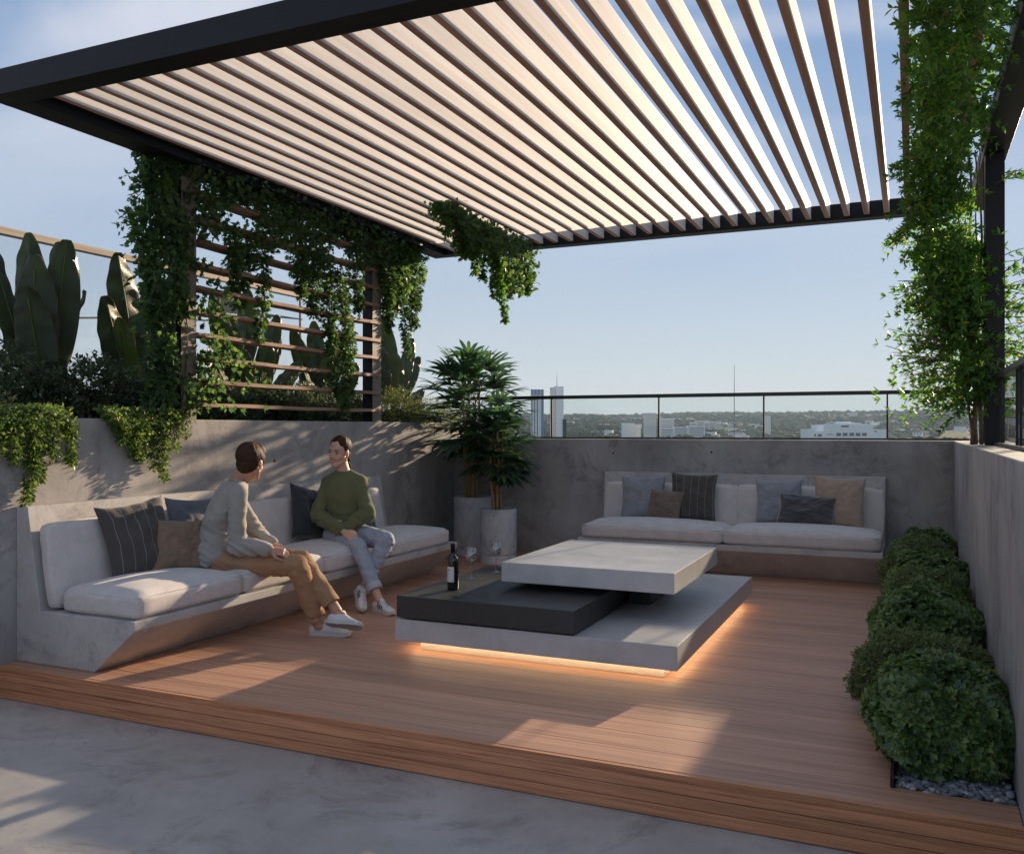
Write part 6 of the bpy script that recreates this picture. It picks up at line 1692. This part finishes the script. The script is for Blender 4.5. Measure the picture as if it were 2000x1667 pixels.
# big white building with terraces to the right
p, q, t, n = local_frame((-73.67, 733.75), (-16.1, 759.5)); W = 63.0
T = thing('building', 'largest white building with stepped roof terraces and dark window groups, right part of the view', 'building', (p.x, p.y, -60))
for (s0, w, z1, dep, off) in ((0, 3.2, 1.0, 18, 0), (3.25, 9.2, -1.2, 18, 0), (12.5, 38.5, 4.3, 30, 0.0), (51.05, 11.9, 0.4, 26, 0)):
    m_ = MB(); block(m_, p, t, n, w, dep, -60, z1, s0); obj('wall', m_, M['white_paint'], T)
m_ = MB(); block(m_, p-n*6, t, n, 12, 12, 4.35, 6.9, 24.0); obj('penthouse', m_, M['white_paint'], T)
m_ = MB(); block(m_, p-n*8, t, n, 22, 10, 4.35, 5.6, 37.0); obj('penthouse', m_, M['white_paint'], T)
m_ = MB(); block(m_, p-n*6.1, t, n, 16, 10, 6.95, 7.5, 22.0); obj('roof_slab', m_, M['dark_clad'], T)
m_ = MB(); block(m_, p-n*1.0, t, n, 38.5, 0.5, 4.31, 4.9, 12.5); obj('parapet', m_, M['off_white'], T)
for s0, w in ((5.0, 1.2), (7.6, 3.2)): windows(T, p, t, n, [(s0, s0+w, -5.0, -3.2)], 'window', .3)
for s0 in (22.2, 27.3, 32.4, 37.4, 42.4): windows(T, p, t, n, [(s0, s0+3.6, -4.6, -2.2)], 'window', .3)
windows(T, p, t, n, [(14.5, 20, -3.6, -3.2), (26, 32, 2.4, 3.6), (52, 54, -1.5, -0.6)], 'window', .3)
windows(T, p, t, n, [(5, 60, -8.6, -8.1)], 'off_white', .5, 'ledge')
for s0 in (14, 20, 45, 49): 
    c = p+t*s0-n*4; obj('roof_unit', MB().obox((c.x, c.y, 5.0), t*0.9, n*0.9, Vector((0, 0, 0.65))), M['dark_clad'], T)
# radio mast
T = thing('radio_mast', 'very thin tall radio mast above the centre of the railing', 'mast', (-451.6, 2536.4, -40))
obj('pole', MB().tube([(-451.6, 2536.4, -40), (-451.6, 2536.4, 80), (-451.6, 2536.4, 178)], [1.5, 1.1, 0.5], 6), M['dark_clad'], T)
T = thing('radio_mast', 'red and white lattice mast low over the hills left of the big white building', 'mast', (-230, 2900, -40))
for k in range(5):
    z0 = -20+k*14; m_ = MB()
    for (ax, ay) in ((-1, -1), (1, -1), (1, 1), (-1, 1)): m_.tube([(-230+ax*(2.4-k*.4), 2900+ay*(2.4-k*.4), z0), (-230+ax*(2.0-k*.4), 2900+ay*(2.0-k*.4), z0+13.9)], 0.4, 4)
    m_.tube([(-232+k*.4, 2897.7, z0), (-228-k*.4, 2897.7, z0+13.9)], 0.3, 4)
    tag(obj('lattice', m_, M['tile' if k % 2 else 'white_paint'], T), kind='stuff')

# houses on the slopes: one object each, a few shared meshes
def house_mesh(w, d, h, kind):
    m_ = MB(); m_.box(-w/2, w/2, -d/2, d/2, -6, h, 0)
    if kind == 0: m_.add([(-w/2-.5, -d/2-.5, h), (w/2+.5, -d/2-.5, h), (w/2+.5, d/2+.5, h), (-w/2-.5, d/2+.5, h), (-w/2+d*.3, 0, h+d*.28), (w/2-d*.3, 0, h+d*.28)], [(0, 1, 5, 4), (1, 2, 5), (2, 3, 4, 5), (3, 0, 4)], 1)
    else: m_.box(-w/2-.3, w/2+.3, -d/2-.3, d/2+.3, h, h+1.0, 1); 
    for k in range(int(w/5)):
        x = -w/2+2.5+k*5; m_.box(x, x+2.2, -d/2-.12, -d/2-.02, h-3.4, h-1.5, 2)
    return m_
hm = []
rn = random.Random(12)
for i in range(8):
    kd = 0 if i in (1, 5) else 1
    me = house_mesh(rn.uniform(14, 34), rn.uniform(9, 14), rn.uniform(5, 10), kd).mesh('house')
    for mt in ((M['white_paint'] if i % 3 else M['off_white']), (M['tile'] if kd == 0 else M['white_paint']), M['window']): me.materials.append(mt)
    hm.append(me)
cnt = 0
while cnt < 290:
    a = math.radians(rn.uniform(-33, 12)); d = rn.uniform(2300, 7600)
    if noise.noise(Vector((a*13, d/900, 2))) < -0.05: continue
    x, y = d*math.sin(a), d*math.cos(a)
    o = bpy.data.objects.new('house', rn.choice(hm)); COL.objects.link(o)
    s = rn.uniform(.8, 1.5)*(0.85+d/8000)
    o.location = (x, y, terr_z(x, y)+11); o.rotation_euler = (0, 0, -a+rn.uniform(-.6, .6)); o.scale = (s, s, s*.9)
    tag(o, 'small pale house among the trees on the far wooded slopes', 'house', 'small houses scattered over the far slopes'); cnt += 1

# trees that can be told apart in front of the slopes
def crown_mesh(seed):
    bm = bmesh.new(); bmesh.ops.create_icosphere(bm, subdivisions=3, radius=1)
    for v in bm.verts:
        k = 1+.30*noise.noise(v.co*1.6+Vector((seed, 0, 0)))+.22*noise.noise(v.co*4.2+Vector((0, seed, 0)))
        v.co = Vector((v.co.x*k, v.co.y*k, v.co.z*k*.72))
    me = bpy.data.meshes.new('crown'); bm.to_mesh(me); bm.free(); return me
cg = [crown_mesh(i*3.1) for i in range(5)]; co_ = [crown_mesh(50+i) for i in range(2)]
for me in cg: me.materials.append(M['crown_g'])
for me in co_: me.materials.append(M['crown_o'])
tm = MB().tube([(0, 0, -1.6), (0, 0, -.4)], [.10, .07], 6).mesh('trunk'); tm.materials.append(M['bark'])
def tree(x, y, z, s, me, label, group):
    t = thing('tree', label, 'tree', (x, y, z-s*1.1), group)
    o = bpy.data.objects.new('crown', me); COL.objects.link(o); o.parent = t; o.location = (0, 0, s*1.1); o.scale = (s*rn.uniform(1, 1.4), s*1.1, s*rn.uniform(.75, 1)); o.rotation_euler = (0, 0, rn.uniform(0, 6))
    k = bpy.data.objects.new('trunk', tm); COL.objects.link(k); k.parent = t; k.location = (0, 0, s*1.1); k.scale = (s, s, s)
for i in range(150):
    a = math.radians(rn.uniform(-32, 10)); d = rn.uniform(620, 1500)
    x, y = d*math.sin(a), d*math.cos(a)
    # crowns reach a little above the line of the parapet
    ztop = 1.4 - d*(0.0075+rn.uniform(0, .010))
    s = rn.uniform(8, 15)*(d/1000)**.4
    if -10 < math.degrees(a) < 0.5 and d < 800: continue
    if ztop-s*0.8 > terr_z(x, y)+60: s *= 1.4
    tree(x, y, ztop-s*.7, s, rn.choice(cg), 'dark green tree in the belt just above the parapet line', 'tree belt between the terrace and the slopes')
for (a, d, s, z) in ((-31.4, 900, 7, -12), (-30.6, 950, 6, -13.5), (-16.2, 1100, 9, -15.5)):
    a = math.radians(a); tree(d*math.sin(a), d*math.cos(a), z, s, co_[0], {7: 'leftmost rust coloured tree beside the dark slab building', 6: 'rust coloured tree next to the leftmost one', 9: 'rust coloured tree under the middle railing post'}[s], 'rust coloured trees')

# the wooded slopes themselves: crowns past counting, one mass
def forest():
    bm = bmesh.new(); bmesh.ops.create_icosphere(bm, subdivisions=1, radius=1.0)
    tv = np.array([v.co for v in bm.verts]); tf = np.array([[v.index for v in f.verts] for f in bm.faces]); bm.free()
    R_ = np.random.default_rng(5); V = []; n = 0
    while n < 9000:
        a = math.radians(R_.uniform(-33, 12)); d = 1500+6600*R_.random()**0.8
        x, y = d*math.sin(a), d*math.cos(a)
        if noise.noise(Vector((x/260, y/260, 5))) < -0.22: continue
        s_ = R_.uniform(6, 13)*(0.8+d/7000)
        V.append(tv*np.array([s_*R_.uniform(1, 1.5), s_*R_.uniform(1, 1.5), s_*R_.uniform(.6, .9)])*(1+.18*R_.normal(size=(len(tv), 1))) + np.array([x, y, terr_z(x, y)+s_*0.6+3])); n += 1
    V = np.concatenate(V); F = (tf[None]+(np.arange(n)*len(tv))[:, None, None]).reshape(-1)
    me = bpy.data.meshes.new('forest'); me.vertices.add(len(V)); me.vertices.foreach_set('co', V.ravel())
    me.loops.add(len(F)); me.loops.foreach_set('vertex_index', F.astype(np.int32)); nf = len(F)//3
    me.polygons.add(nf); me.polygons.foreach_set('loop_start', np.arange(nf, dtype=np.int32)*3); me.update(calc_edges=True)
    m, nt, b = new_mat('far_wood'); g = N(nt, 'ShaderNodeNewGeometry')
    cc = ramp(nt, g.outputs['Random Per Island'], [(0, (0.014, 0.030, 0.016)), (0.55, (0.036, 0.062, 0.028)), (0.93, (0.085, 0.105, 0.045)), (1, (0.16, 0.11, 0.05))])
    nt.links.new(cc, b.inputs['Base Color']); b.inputs['Roughness'].default_value = 0.95; b.inputs['Specular IOR Level'].default_value = 0.05
    tag(obj('forest', me, m, None, smooth=True), kind='stuff')
forest()

# ------------------------------------------------------------------ the air between
hz = MB().box(-9500, 9000, -60, 12500, -72, 260)
m, nt, b = new_mat('haze'); nt.nodes.remove(b)
pv = N(nt, 'ShaderNodeVolumePrincipled'); pv.inputs['Color'].default_value = (0.66, 0.82, 1.0, 1); pv.inputs['Density'].default_value = 4.6e-5; pv.inputs['Anisotropy'].default_value = 0.0
nt.links.new(pv.outputs[0], nt.nodes['Material Output'].inputs['Volume'])
tag(obj('haze', hz, m), kind='stuff')
